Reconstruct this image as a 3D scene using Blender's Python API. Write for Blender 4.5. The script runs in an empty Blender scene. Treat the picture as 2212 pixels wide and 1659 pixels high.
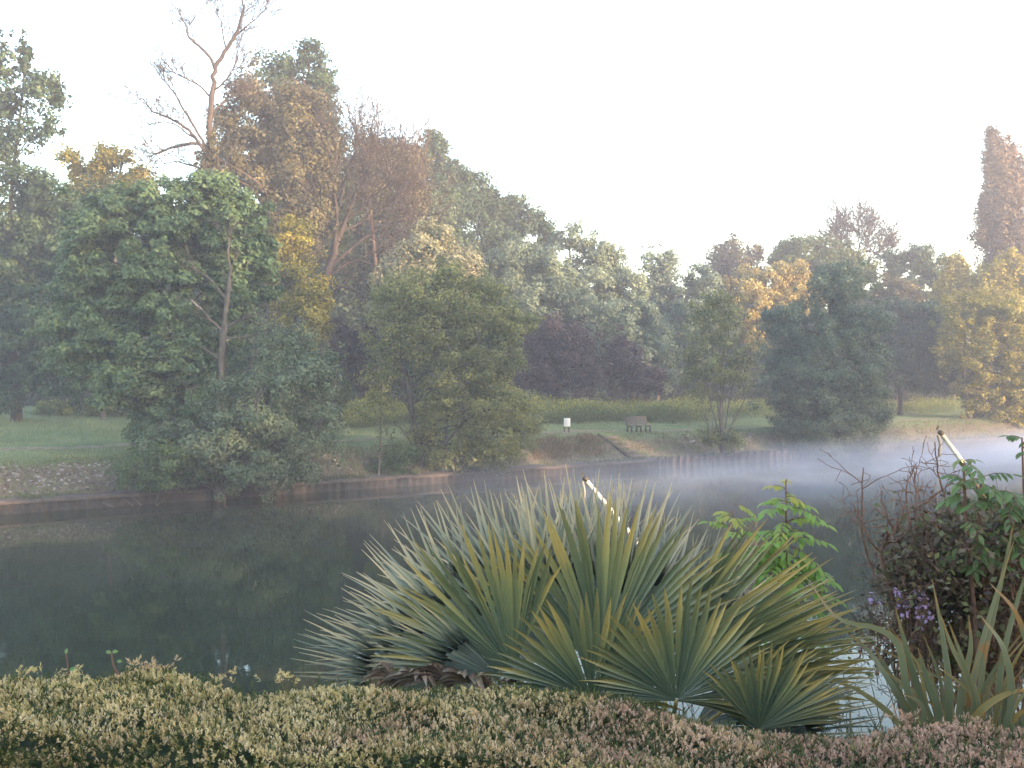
import bpy, math
import numpy as np
from mathutils import Vector

# ------------------------------------------------------------------ camera, sky, sun, exposure
sc = bpy.context.scene
COL = sc.collection
EYE = 5.7; F = 2125.0; HZ = 810.0; CX = 1106.0        # eye height over the water, focal length in view units
cam_d = bpy.data.cameras.new("camera"); cam = bpy.data.objects.new("camera", cam_d); COL.objects.link(cam)
cam.location = (0, 0, EYE); cam_d.lens = 36 * F / 2212; cam_d.sensor_width = 36
cam.rotation_euler = (math.radians(90) - math.atan((829.5 - HZ) / F), 0, 0)
cam_d.clip_start = 0.05; cam_d.clip_end = 8000
sc.camera = cam

SUN_EL = math.radians(6.5)
SUN_DIR = Vector((0.86, -0.51, 0)).normalized() * math.cos(SUN_EL) + Vector((0, 0, math.sin(SUN_EL)))
w = bpy.data.worlds.new("World"); sc.world = w; w.use_nodes = True
nt = w.node_tree
sky = nt.nodes.new("ShaderNodeTexSky"); sky.sky_type = 'NISHITA'; sky.sun_disc = False
sky.sun_elevation = SUN_EL; sky.sun_rotation = math.atan2(SUN_DIR.x, SUN_DIR.y)
sky.air_density = 1.0; sky.dust_density = 2.0; sky.ozone_density = 1.0
bg = nt.nodes["Background"]; bg.inputs[1].default_value = 0.15
nt.links.new(sky.outputs[0], bg.inputs[0])
sun_d = bpy.data.lights.new("sun", 'SUN'); sun = bpy.data.objects.new("sun", sun_d); COL.objects.link(sun)
sun_d.energy = 1.9; sun_d.angle = math.radians(0.6); sun_d.color = (1.0, 0.66, 0.40)
sun.rotation_euler = (-SUN_DIR).to_track_quat('-Z', 'Y').to_euler()
sc.view_settings.view_transform = 'Standard'; sc.view_settings.look = 'None'
sc.view_settings.exposure = 3.42; sc.view_settings.gamma = 1.0
cy = sc.cycles
cy.max_bounces = 6; cy.diffuse_bounces = 3; cy.glossy_bounces = 2; cy.transmission_bounces = 2
cy.transparent_max_bounces = 6; cy.volume_bounces = 1
cy.use_denoising = True
cy.sample_clamp_indirect = 4.0
try: cy.denoiser = 'OPENIMAGEDENOISE'
except Exception: pass
cy.volume_step_rate = 1.0; cy.volume_max_steps = 128
cy.caustics_reflective = False; cy.caustics_refractive = False

# ------------------------------------------------------------------ geometry of the place
T = np.array([.83, .558]); T /= np.linalg.norm(T)
N = np.array([-T[1], T[0]]); P0 = np.array([-21., 40.])
def at(px, py, Y): return np.array([(px - CX) / F * Y, Y, EYE - (py - HZ) / F * Y])
def dof(X, Y): return (np.asarray(X) - P0[0]) * N[0] + (np.asarray(Y) - P0[1]) * N[1]   # metres beyond the far waterline
def tof(X, Y): return (np.asarray(X) - P0[0]) * T[0] + (np.asarray(Y) - P0[1]) * T[1]
def bw(t, d): return P0[0] + t * T[0] + d * N[0], P0[1] + t * T[1] + d * N[1]
def bx(px, d):                                       # the spot d metres beyond the waterline in line with column px
    s = (px - CX) / F
    Y = (d + P0[0] * N[0] + P0[1] * N[1]) / (N[1] + N[0] * s)
    return s * Y, Y
ND = [-400, -60, -42.4, -41.2, -40.2, -38.8, -37.2, -36.5, -34, -.06, 0.0, .9, 1.6, 2.6, 3.6, 4.4, 6.5, 9, 14, 22, 40, 90, 400, 4000]
NZ = [4.1, 4.1, 4.1, 3.7, 3.1, 1.9, .35, -.3, -1.6, -1.6, .50, .56, .95, 1.45, 1.78, 1.86, 1.95, 2.02, 2.15, 2.5, 2.9, 3.2, 3.2, 3.2]
def zg(X, Y):
    d = dof(X, Y); t = tof(X, Y)
    ye = np.interp(X, [-40, -3, -1.6, 2.6, 6, 100], [-23.9, 2.6, 3.0, 2.95, 7.07, 70.2])   # edge of the garden terrace
    d = np.where(d < -30, -42.4 + (np.asarray(Y) - ye) * .83, d)
    z = np.interp(d, ND, NZ)
    k = np.clip((d - 3.2) / 6, 0, 1)
    z = z + k * (.14 * np.sin(t * .21 + 1.0) + .09 * np.sin(t * .53 + d * .3) + .05 * np.sin(d * .8 + t * .13))
    k2 = np.clip((d - .8) / .8, 0, 1) * np.clip((4.6 - d) / 1., 0, 1)
    return z + k2 * .09 * np.sin(t * 1.7 + 2 * np.sin(t * .6))

# ------------------------------------------------------------------ mesh helpers
class MB:
    def __init__(s): s.v = []; s.q = []; s.t = []; s.n = 0; s.a = []; s.b = []
    def add(s, v, q=None, t=None, a=0.0, b=0.0):
        v = np.asarray(v, dtype=np.float64).reshape(-1, 3); m = len(v)
        if q is not None: s.q.append(np.asarray(q, dtype=np.int64).reshape(-1, 4) + s.n)
        if t is not None: s.t.append(np.asarray(t, dtype=np.int64).reshape(-1, 3) + s.n)
        s.v.append(v); s.n += m
        s.a.append(np.broadcast_to(np.asarray(a, dtype=np.float64), (m,)))
        s.b.append(np.broadcast_to(np.asarray(b, dtype=np.float64), (m,)))
    def build(s, name, mat, parent=None, smooth=False, origin=None):
        v = np.concatenate(s.v) if s.v else np.zeros((0, 3))
        q = np.concatenate(s.q) if s.q else np.zeros((0, 4), int)
        t = np.concatenate(s.t) if s.t else np.zeros((0, 3), int)
        o0 = np.array(parent.location) if parent is not None and parent.parent is None else np.zeros(3)
        if parent is not None and parent.parent is not None: o0 = np.array(parent.parent.location)
        if origin is not None and parent is None: o0 = np.asarray(origin, float)
        v = v - o0
        me = bpy.data.meshes.new(name)
        me.vertices.add(len(v)); me.vertices.foreach_set("co", v.astype(np.float32).ravel())
        me.loops.add(len(q) * 4 + len(t) * 3)
        me.loops.foreach_set("vertex_index", np.concatenate([q.ravel(), t.ravel()]).astype(np.int32))
        me.polygons.add(len(q) + len(t))
        st = np.concatenate([np.arange(len(q)) * 4, len(q) * 4 + np.arange(len(t)) * 3]).astype(np.int32)
        me.polygons.foreach_set("loop_start", st)
        me.polygons.foreach_set("loop_total", np.concatenate([np.full(len(q), 4), np.full(len(t), 3)]).astype(np.int32))
        for nm, arr in (("var", s.a), ("len", s.b)):
            at_ = me.attributes.new(nm, 'FLOAT', 'POINT')
            at_.data.foreach_set("value", np.concatenate(arr).astype(np.float32))
        if smooth: me.polygons.foreach_set("use_smooth", np.ones(len(me.polygons), dtype=bool))
        me.update(); me.validate()
        me.materials.append(mat)
        ob = bpy.data.objects.new(name, me); COL.objects.link(ob)
        if parent is not None: ob.parent = parent
        elif origin is not None: ob.location = o0
        return ob

def tag(o, label=None, cat=None, group=None, kind=None):
    if label: o["label"] = label
    if cat: o["category"] = cat
    if group: o["group"] = group
    if kind: o["kind"] = kind
    return o
def empty(name, loc, label=None, cat=None, group=None):
    o = bpy.data.objects.new(name, None); COL.objects.link(o); o.location = [float(c) for c in loc]
    o.empty_display_size = .3
    return tag(o, label, cat, group)

def tube(mb, pts, r0, r1=None, k=5, a=0.5, power=1.0):
    pts = np.asarray(pts, float); n = len(pts)
    if r1 is None: r1 = r0
    r = np.asarray(r0, float) if np.ndim(r0) else r1 + (r0 - r1) * (1 - np.linspace(0, 1, n)) ** power
    tg = np.gradient(pts, axis=0); tg /= np.linalg.norm(tg, axis=1, keepdims=True) + 1e-9
    up = np.array([0, 0, 1.]) if abs(tg[:, 2]).mean() < .8 else np.array([1., 0, 0])
    s1 = np.cross(tg, up); s1 /= np.linalg.norm(s1, axis=1, keepdims=True) + 1e-9
    s2 = np.cross(tg, s1)
    an = np.arange(k) / k * 2 * math.pi
    v = pts[:, None] + r[:, None, None] * (np.cos(an)[None, :, None] * s1[:, None] + np.sin(an)[None, :, None] * s2[:, None])
    i = np.arange(n - 1)[:, None] * k; j = np.arange(k)[None]; j2 = (j + 1) % k
    q = np.stack([i + j, i + j2, i + k + j2, i + k + j], -1)
    vv = v.reshape(-1, 3)
    tr = []
    for b_ in (0, (n - 1) * k):
        for m in range(1, k - 1): tr.append((b_, b_ + m, b_ + m + 1))
    mb.add(vv, q, tr, a=a, b=np.repeat(np.linspace(0, 1, n), k))

def spline(ctrl, n=12):
    c = np.asarray(ctrl, float)
    if len(c) == 2: return c[0] + (c[1] - c[0]) * np.linspace(0, 1, n)[:, None]
    p = np.concatenate([[2 * c[0] - c[1]], c, [2 * c[-1] - c[-2]]])
    u = np.linspace(0, len(c) - 1 - 1e-9, n); i = u.astype(int); f = (u - i)[:, None]
    a, b, d, e = p[i], p[i + 1], p[i + 2], p[i + 3]
    return .5 * (2 * b + (d - a) * f + (2 * a - 5 * b + 4 * d - e) * f ** 2 + (3 * b - a - 3 * d + e) * f ** 3)

def box(mb, c, sz, ax=(1, 0, 0), ay=(0, 1, 0), az=(0, 0, 1), a=.5, bev=0.0):
    ax, ay, az = (np.asarray(q_, float) for q_ in (ax, ay, az)); h = np.asarray(sz, float) / 2
    if bev <= 0:
        v = [np.asarray(c) + sx * h[0] * ax + sy * h[1] * ay + sz_ * h[2] * az for sx in (-1, 1) for sy in (-1, 1) for sz_ in (-1, 1)]
        mb.add(v, [(0, 1, 3, 2), (4, 6, 7, 5), (0, 4, 5, 1), (2, 3, 7, 6), (0, 2, 6, 4), (1, 5, 7, 3)], a=a); return
    e = bev                                          # chamfered upright edges and ends along z
    hx, hy, hz = h
    ring = [(-hx + e, -hy), (hx - e, -hy), (hx, -hy + e), (hx, hy - e), (hx - e, hy), (-hx + e, hy), (-hx, hy - e), (-hx, -hy + e)]
    v = []
    for z_, k in ((-hz, 1 - e / max(hx, hy)), (-hz + e, 1), (hz - e, 1), (hz, 1 - e / max(hx, hy))):
        for x_, y_ in ring: v.append(np.asarray(c) + x_ * k * ax + y_ * k * ay + z_ * az)
    q = []
    for l in range(3):
        for j in range(8): q.append((l * 8 + j, l * 8 + (j + 1) % 8, l * 8 + 8 + (j + 1) % 8, l * 8 + 8 + j))
    t = []
    for j in range(1, 7): t += [(0, j + 1, j), (24, 24 + j, 25 + j)]
    mb.add(v, q, t, a=a)

def unit(v): return v / (np.linalg.norm(v, axis=-1, keepdims=True) + 1e-9)
def leaves(mb, c, nrm, size, rng, var, aspect=.62, curl=.0, axis=None):
    """diamond leaves at points c, facing nrm; each a four sided leaf face folded a little along its rib"""
    n = len(c)
    nrm = unit(nrm)
    r = rng.normal(size=(n, 3)) if axis is None else axis + .35 * rng.normal(size=(n, 3))
    a = unit(r - (r * nrm).sum(1, keepdims=True) * nrm); b = np.cross(nrm, a)
    L = np.broadcast_to(np.asarray(size), (n,))[:, None] * .5; W = L * aspect
    v = np.stack([c - a * L, c + b * W + nrm * W * curl, c + a * L, c - b * W + nrm * W * curl], 1)
    q = np.arange(n * 4).reshape(n, 4)
    mb.add(v.reshape(-1, 3), q, a=np.repeat(var, 4), b=np.tile([0, .5, 1, .5], n))

# ------------------------------------------------------------------ materials
def nodes(name):
    m = bpy.data.materials.new(name); m.use_nodes = True; t = m.node_tree
    for n_ in list(t.nodes): t.nodes.remove(n_)
    return m, t, t.nodes.new("ShaderNodeOutputMaterial")
def ramp(t, fac, stops):
    r = t.nodes.new("ShaderNodeValToRGB"); e = r.color_ramp.elements
    while len(e) < len(stops): e.new(.5)
    for i, (p, c) in enumerate(stops): e[i].position = p; e[i].color = (*c, 1)
    t.links.new(fac, r.inputs[0]); return r.outputs[0]
def noise(t, scale, detail=3, rough=.6, coord='Object', vec=None, stretch=None):
    if vec is None:
        tc = t.nodes.new("ShaderNodeTexCoord"); vec = tc.outputs[coord]
    if stretch:
        mp = t.nodes.new("ShaderNodeMapping"); mp.inputs['Scale'].default_value = stretch
        t.links.new(vec, mp.inputs[0]); vec = mp.outputs[0]
    n_ = t.nodes.new("ShaderNodeTexNoise"); n_.inputs['Scale'].default_value = scale
    n_.inputs['Detail'].default_value = detail; n_.inputs['Roughness'].default_value = rough
    t.links.new(vec, n_.inputs['Vector']); return n_.outputs['Fac']
def mixc(t, f, a, b, mode='MIX'):
    m = t.nodes.new("ShaderNodeMix"); m.data_type = 'RGBA'; m.blend_type = mode
    for s_, i in ((f, 0), (a, 6), (b, 7)):
        if isinstance(s_, (int, float)): m.inputs[i].default_value = s_
        elif isinstance(s_, tuple): m.inputs[i].default_value = (*s_, 1)
        else: t.links.new(s_, m.inputs[i])
    return m.outputs[2]
def attr(t, name):
    a = t.nodes.new("ShaderNodeAttribute"); a.attribute_name = name; return a.outputs['Fac']
def bump(t, h, strength, dist):
    b = t.nodes.new("ShaderNodeBump"); b.inputs['Strength'].default_value = strength; b.inputs['Distance'].default_value = dist
    t.links.new(h, b.inputs['Height']); return b.outputs[0]
def principled(t, out, col, rough=.6, nrm=None, spec=.5, trans=0.0, tcol=None):
    p = t.nodes.new("ShaderNodeBsdfPrincipled"); p.inputs['Roughness'].default_value = rough
    p.inputs['Specular IOR Level'].default_value = spec
    if isinstance(col, tuple): p.inputs['Base Color'].default_value = (*col, 1)
    else: t.links.new(col, p.inputs['Base Color'])
    if nrm is not None: t.links.new(nrm, p.inputs['Normal'])
    if trans > 0:
        tr = t.nodes.new("ShaderNodeBsdfTranslucent"); c = tcol if tcol is not None else col
        if isinstance(c, tuple): tr.inputs[0].default_value = (*c, 1)
        else: t.links.new(c, tr.inputs[0])
        mx = t.nodes.new("ShaderNodeMixShader"); mx.inputs[0].default_value = trans
        t.links.new(p.outputs[0], mx.inputs[1]); t.links.new(tr.outputs[0], mx.inputs[2]); t.links.new(mx.outputs[0], out.inputs[0])
    else: t.links.new(p.outputs[0], out.inputs[0])
    return p
def leaf_mat(name, stops, trans=.35, rough=.55, patch=None, pscale=.35, spec=.3):
    m, t, o = nodes(name)
    c = ramp(t, attr(t, "var"), stops)
    if patch: 
        f = noise(t, pscale, 3, .6)
        r = t.nodes.new("ShaderNodeMapRange"); r.inputs[1].default_value = .42; r.inputs[2].default_value = .62
        t.links.new(f, r.inputs[0]); c = mixc(t, r.outputs[0], c, patch)
    principled(t, o, c, rough, trans=trans, spec=spec); return m
def bark_mat(name, c1, c2, scale=6, bs=.6):
    m, t, o = nodes(name)
    f = noise(t, scale, 5, .7, stretch=(1, 1, .25)); c = ramp(t, f, [(.3, c1), (.7, c2)])
    principled(t, o, c, .85, bump(t, f, bs, .03), spec=.2); return m

G = lambda a, b, c: [(0, a), (.5, b), (1, c)]
M = {}
M['maple'] = leaf_mat('maple_leaves', G((.045, .085, .048), (.08, .14, .07), (.15, .21, .085)))
M['dark'] = leaf_mat('dark_green_leaves', G((.020, .045, .028), (.035, .07, .038), (.07, .11, .045)))
M['olive'] = leaf_mat('olive_leaves', G((.040, .065, .025), (.085, .12, .035), (.17, .20, .05)), trans=.4)
M['paleolive'] = leaf_mat('pale_olive_leaves', G((.075, .10, .045), (.14, .165, .06), (.25, .26, .085)), trans=.4)
M['grey'] = leaf_mat('grey_green_leaves', G((.045, .075, .045), (.085, .125, .075), (.15, .20, .12)))
M['silver'] = leaf_mat('silver_willow_leaves', G((.085, .12, .085), (.15, .20, .135), (.25, .30, .21)))
M['pinky'] = leaf_mat('blossoming_leaves', G((.10, .125, .085), (.18, .20, .13), (.30, .28, .18)))
M['ivy'] = leaf_mat('ivy_and_young_leaves', G((.045, .055, .03), (.105, .10, .05), (.19, .165, .075)), patch=(.06, .055, .035), pscale=.5)
M['purple'] = leaf_mat('purple_leaves', G((.030, .020, .025), (.055, .035, .040), (.085, .055, .055)), trans=.25)
M['yellow'] = leaf_mat('yellow_green_leaves', G((.085, .10, .018), (.22, .20, .03), (.42, .34, .055)), trans=.35)
M['gold'] = leaf_mat('golden_blossom', G((.20, .16, .05), (.36, .29, .10), (.50, .42, .17)), trans=.4)
M['poplar'] = leaf_mat('poplar_leaves', G((.065, .055, .035), (.13, .095, .06), (.20, .13, .08)))
M['wood'] = leaf_mat('woodland_leaves', G((.015, .030, .018), (.028, .05, .028), (.05, .08, .035)), trans=.2)
M['bush'] = leaf_mat('bushy_weed_leaves', G((.035, .07, .03), (.07, .12, .045), (.12, .17, .06)))
M['rape'] = leaf_mat('yellow_flowered_plants', [(0, (.05, .08, .03)), (.55, (.12, .16, .035)), (.8, (.22, .24, .04)), (1, (.42, .38, .04))], trans=.35)
M['bark'] = bark_mat('grey_bark', (.04, .036, .033), (.12, .108, .10))
M['dbark'] = bark_mat('dark_bark', (.02, .016, .014), (.07, .055, .045))
M['rbark'] = bark_mat('reddish_bark', (.05, .036, .03), (.13, .09, .075))
M['twig'] = bark_mat('twigs', (.03, .024, .023), (.075, .06, .058))
M['pale'] = bark_mat('pale_dead_wood', (.16, .13, .12), (.36, .31, .29))

# ------------------------------------------------------------------ ground, river
def ground_mat():
    m, t, o = nodes('meadow_ground')
    n1 = noise(t, .22, 4, .6); n2 = noise(t, 3.5, 5, .75); n3 = noise(t, .9, 4, .6, stretch=(1, 1, 3))
    c = ramp(t, n1, [(.32, (.10, .135, .06)), (.5, (.135, .18, .085)), (.68, (.19, .225, .125))])
    c = mixc(t, .55, c, ramp(t, n2, [(.35, (.35, .4, .35)), (.65, (1.25, 1.2, 1.1))]), 'MULTIPLY')
    sp = t.nodes.new("ShaderNodeSeparateXYZ"); g = t.nodes.new("ShaderNodeTexCoord"); t.links.new(g.outputs['Object'], sp.inputs[0])
    mr = t.nodes.new("ShaderNodeMapRange"); mr.inputs[1].default_value = 1.75; mr.inputs[2].default_value = 1.45; t.links.new(sp.outputs[2], mr.inputs[0])
    bk = ramp(t, n3, [(.35, (.085, .075, .055)), (.5, (.14, .11, .085)), (.65, (.10, .115, .06))])
    c = mixc(t, mr.outputs[0], c, bk)
    principled(t, o, c, .9, bump(t, n2, .7, .08), spec=.15); return m
ts = np.unique(np.concatenate([[-3000, -900, -300, -120, -60], np.arange(-12, 6, .3), np.arange(-40, 130, .8), [160, 220, 400, 900, 3000]]))
ds = np.unique(np.concatenate([ND, np.arange(-46, -33, .35), np.arange(.9, 5, .35), np.arange(5, 40, 1.2), [50, 65, 130, 220, 700, 1500]]))
mb = MB()
TT, DD = np.meshgrid(ts, ds, indexing='ij'); XX, YY = bw(TT, DD); ZZ = zg(XX, YY)
nI, nJ = TT.shape; I, J = np.meshgrid(np.arange(nI - 1), np.arange(nJ - 1), indexing='ij')
mb.add(np.stack([XX, YY, ZZ], -1).reshape(-1, 3), np.stack([I * nJ + J, (I + 1) * nJ + J, (I + 1) * nJ + J + 1, I * nJ + J + 1], -1))
tag(mb.build('ground', ground_mat(), smooth=True), kind='structure')

def river_mat():
    m, t, o = nodes('river_water')
    tc = t.nodes.new("ShaderNodeTexCoord")
    n1 = noise(t, 1.1, 3, .55, vec=tc.outputs['Object'], stretch=(.8, 1.6, 1)); n2 = noise(t, 7.0, 2, .5, vec=tc.outputs['Object'], stretch=(.7, 1.5, 1))
    ad = t.nodes.new("ShaderNodeMath"); ad.operation = 'MULTIPLY_ADD'; ad.inputs[1].default_value = .10
    t.links.new(n2, ad.inputs[0]); t.links.new(n1, ad.inputs[2])
    b = bump(t, ad.outputs[0], .10, .022)
    p = principled(t, o, (.017, .023, .013), .008, b, spec=.5); p.inputs['IOR'].default_value = 1.333
    return m
mb = MB(); L = []
for t_, d_ in ((-900, -40), (900, -40), (900, .03), (-900, .03)): x, y = bw(t_, d_); L.append((x, y, 0))
mb.add(L, [(0, 1, 2, 3)]); tag(mb.build('river', river_mat()), kind='structure')

def path_mat():
    m, t, o = nodes('worn_path')
    n1 = noise(t, 2.2, 5, .7); c = ramp(t, n1, [(.35, (.10, .11, .06)), (.5, (.19, .16, .12)), (.7, (.27, .22, .18))])
    principled(t, o, c, .95, bump(t, n1, .5, .04), spec=.1); return m
mb = MB(); t_ = np.arange(-30, 110, .8); rng = np.random.default_rng(3)
dc = 8.1 - .055 * t_ + .5 * np.sin(t_ * .11) + .12 * rng.normal(size=len(t_)); hw = .50 + .12 * rng.normal(size=len(t_))
rows = []
for e in (-1, -.5, 0, .5, 1):
    x, y = bw(t_, dc + e * hw); rows.append(np.stack([x, y, zg(x, y) + .035 - .02 * abs(e)], -1))
V = np.stack(rows, 1); n_ = len(t_); I, J = np.meshgrid(np.arange(n_ - 1), np.arange(4), indexing='ij')
mb.add(V.reshape(-1, 3), np.stack([I * 5 + J, I * 5 + 5 + J, I * 5 + 6 + J, I * 5 + J + 1], -1))
tag(mb.build('path', path_mat(), smooth=True), kind='structure')

# ------------------------------------------------------------------ river wall, posts, steps, rubble
def conc(name, c1, c2, sc_=5):
    m, t, o = nodes(name); f = noise(t, sc_, 6, .7); principled(t, o, ramp(t, f, [(.3, c1), (.7, c2)]), .9, bump(t, f, .5, .02), spec=.2); return m
M['cope'] = conc('weathered_coping', (.035, .031, .03), (.095, .08, .076), 2.5)
M['pile'] = conc('dark_sheet_piling', (.02, .02, .02), (.06, .052, .05), 4)
M['post'] = conc('grey_timber_post', (.035, .03, .03), (.10, .085, .08), 7)
M['step'] = conc('worn_step', (.075, .065, .055), (.16, .135, .12), 8)
rw = empty('river_wall', (*bw(0, 0), 0), 'low dark sheet piling wall with a pale coping along the far waterline', 'wall')
mb = MB(); tt = np.arange(-36, 120, .11); n_ = len(tt); off = np.where((np.arange(n_) // 2) % 2 == 0, -.02, -.11)
x, y = bw(tt, off); V = np.stack([np.stack([x, y, np.full(n_, -.8)], -1), np.stack([x, y, np.full(n_, .40)], -1)], 1)
I = np.arange(n_ - 1); mb.add(V.reshape(-1, 3), np.stack([I * 2, I * 2 + 2, I * 2 + 3, I * 2 + 1], -1)); mb.build('sheet_piling', M['pile'], rw)
mb = MB(); tt = np.arange(-36, 120.1, .6); n_ = len(tt); rng = np.random.default_rng(5)
prof = [(-.14, .40), (-.15, .50), (-.10, .55), (.62, .60), (.95, .52)]
zz = .02 * rng.normal(size=n_); dd = .012 * rng.normal(size=n_)
V = np.stack([np.stack([*bw(tt, d_ + dd), z_ + zz], -1) for d_, z_ in prof], 1); I, J = np.meshgrid(np.arange(n_ - 1), np.arange(4), indexing='ij')
mb.add(V.reshape(-1, 3), np.stack([I * 5 + J, I * 5 + 5 + J, I * 5 + 6 + J, I * 5 + J + 1], -1)); mb.build('coping', M['cope'], rw)

AX = (*T, 0); AY = (*N, 0)
def mooring(px, i, n):
    x, y = bx(px, -.26)
    m_ = MB(); r_ = np.random.default_rng(100 + i); box(m_, (x, y, .02 + .02 * r_.normal()), (.19 + .02 * r_.normal(), .2, 1.36), AX, AY, bev=.02)
    o = m_.build('wall_post', M['post'], origin=(x, y, 0))
    tag(o, 'square grey timber post standing in the water against the river wall beyond the steps', 'post', 'timber posts along the river wall')
pp = np.linspace(1424, 1722, 21)
for i, p_ in enumerate(pp): mooring(p_, i, len(pp))

# steps down the bank
x0, y0 = bx(1313, 3.7)
stp = empty('bank_steps', (x0, y0, float(zg(x0, y0))), 'five worn steps cut into the grassy bank below the bench', 'steps')
t0 = float(tof(x0, y0))
for i in range(5):
    d_ = 3.5 - i * .62; z_ = 1.72 - i * .25; x, y = bw(t0, d_); m_ = MB()
    box(m_, (x, y, z_), (1.05, .42, .13), AX, AY, bev=.02); m_.build('tread', M['step'], stp)
m_ = MB(); a_ = np.array([*bw(t0 - .62, 3.9), 1.92]); b_ = np.array([*bw(t0 - .62, .9), .68]); dv = unit(b_ - a_); up_ = np.cross(AX, dv)
box(m_, (a_ + b_) / 2, (.09, np.linalg.norm(b_ - a_), .16), AX, dv, unit(up_)); m_.build('stringer', M['cope'], stp)

# rubble on the slope
def rocks(mb_, px0, px1, n, rng, smin=.10, smax=.30):
    for _ in range(n):
        d_ = rng.uniform(1.1, 3.3); x, y = bx(rng.uniform(px0, px1), d_); s_ = rng.uniform(smin, smax)
        k = 7; an = np.arange(k) / k * 2 * math.pi + rng.uniform(0, 6)
        r_ = s_ * (1 + .25 * rng.normal(size=(3, k))) * np.array([[1.], [.95], [.5]]) * .55
        z_ = float(zg(x, y)) + np.array([-.05, .12 * s_, .30 * s_])
        v = np.stack([x + r_ * np.cos(an), y + r_ * np.sin(an) * .8, np.repeat(z_[:, None], k, 1) + .05 * s_ * rng.normal(size=(3, k))], -1).reshape(-1, 3)
        I, J = np.meshgrid(np.arange(2), np.arange(k), indexing='ij')
        mb_.add(v, np.stack([I * k + J, I * k + (J + 1) % k, I * k + k + (J + 1) % k, I * k + k + J], -1), [(2 * k, 2 * k + j, 2 * k + j + 1) for j in range(1, k - 1)], a=rng.random())
m, t, o = nodes('pale_rubble'); f = noise(t, 9, 4, .7)
c = mixc(t, .5, ramp(t, attr(t, 'var'), [(0, (.08, .065, .06)), (.6, (.15, .13, .12)), (1, (.36, .33, .33))]), ramp(t, f, [(.3, (.4, .4, .4)), (.7, (1, 1, 1))]), 'MULTIPLY')
principled(t, o, c, .9, spec=.2)
mb = MB(); rng = np.random.default_rng(8); rocks(mb, -80, 262, 700, rng, .06, .18); rocks(mb, 640, 760, 60, rng, .08, .2); rocks(mb, 1465, 1500, 25, rng, .1, .25); rocks(mb, 1560, 1620, 50, rng, .1, .25); rocks(mb, 1170, 1250, 25, rng, .08, .18)
tag(mb.build('rubble', m), 'pale stone rubble embedded in the brown bank slope', 'rubble', kind='stuff')

# ------------------------------------------------------------------ low vegetation (stuff)
def blades(mb_, X, Y, h, wd, rng, var, lean=.35):
    n = len(X); z = zg(X, Y); b = np.stack([X, Y, z - .02], -1)
    an = rng.uniform(0, 2 * math.pi, n); s = np.stack([np.cos(an), np.sin(an), 0 * an], -1) * np.broadcast_to(wd, (n,))[:, None] / 2
    tip = b + np.stack([lean * h * rng.normal(size=n), lean * h * rng.normal(size=n), h], -1)
    mb_.add(np.stack([b - s, b + s, tip], 1).reshape(-1, 3), None, np.arange(n * 3).reshape(n, 3), a=np.repeat(var, 3), b=np.tile([0, 0, 1], n))
M['grassblade'] = leaf_mat('grass_blades', G((.09, .135, .055), (.15, .195, .085), (.25, .26, .14)), trans=.3)
M['bankgrass'] = leaf_mat('rough_bank_plants', [(0, (.07, .06, .04)), (.3, (.14, .11, .08)), (.55, (.08, .12, .05)), (1, (.17, .19, .08))], trans=.3)
M['redgrass'] = leaf_mat('russet_bank_plants', [(0, (.11, .08, .055)), (.5, (.21, .13, .095)), (1, (.19, .20, .10))], trans=.3)
rng = np.random.default_rng(11)
mb = MB(); n_ = 70000
d_ = 3.4 + rng.random(n_) ** 1.4 * 32; x, y = bx(rng.uniform(-120, 2330, n_), d_)
keep = np.abs(d_ - (8.1 - .055 * tof(x, y) + .5 * np.sin(tof(x, y) * .11))) > .5
x, y, d_ = x[keep], y[keep], d_[keep]; k = .5 + .5 * np.sin(x * .9 + np.sin(y * .7) * 2)
blades(mb, x, y, .05 + .10 * rng.random(len(x)) + .05 * k + .012 * np.clip(d_ - 9, 0, 12), .035, rng, np.clip(.35 * k + .6 * rng.random(len(x)), 0, 1))
tag(mb.build('meadow_grass', M['grassblade']), 'short dewy green grass on the far bank meadow', 'grass', kind='stuff')
mb = MB(); n_ = 26000; d_ = .75 + 3.1 * rng.random(n_); x, y = bx(rng.uniform(-120, 2330, n_), d_)
px_ = x / y * F + CX; k = np.where((px_ < 250), .55, 1.0); keep = rng.random(n_) < k; x, y = x[keep], y[keep]
blades(mb, x, y, .08 + .26 * rng.random(len(x)) ** 2, .05, rng, rng.random(len(x)), .6)
n_ = 4500; d_ = rng.uniform(-.05, .85, n_); x, y = bx(rng.uniform(-120, 2330, n_), d_); kp = np.sin(x * 1.1 + np.sin(y) * 2) + .5 * np.sin(x * 3.1) > .1; x, y = x[kp], y[kp]; zc = np.maximum(zg(x, y), .5)
h_ = .08 + .22 * rng.random(len(x)); an = rng.normal(size=(len(x), 2)); b_ = np.stack([x, y, zc], -1)
mb.add(np.stack([b_ - [.04, 0, 0], b_ + [.04, 0, 0], b_ + np.stack([an[:, 0] * .12, -np.abs(an[:, 1]) * .14, h_ * np.sign(rng.random(len(x)) - .25)], -1)], 1).reshape(-1, 3), None, np.arange(len(x) * 3).reshape(-1, 3), a=np.repeat(rng.random(len(x)) * .6 + .35, 3))
tag(mb.build('bank_undergrowth', M['bankgrass']), 'brown and green weeds over the river bank slope', 'undergrowth', kind='stuff')
mb = MB(); n_ = 4200; d_ = 1.3 + 2.5 * rng.random(n_); x, y = bx(1150 + 150 * rng.random(n_), d_); kp = np.sin(x * 2.3 + y) + np.sin(y * 3.1) > -.9; x, y = x[kp], y[kp]; n_ = len(x)
blades(mb, x, y, .06 + .42 * rng.random(n_) ** 2, .05, rng, rng.random(n_), .6)
tag(mb.build('russet_undergrowth', M['redgrass']), 'russet red weeds on the bank left of the steps', 'undergrowth', kind='stuff')
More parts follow.
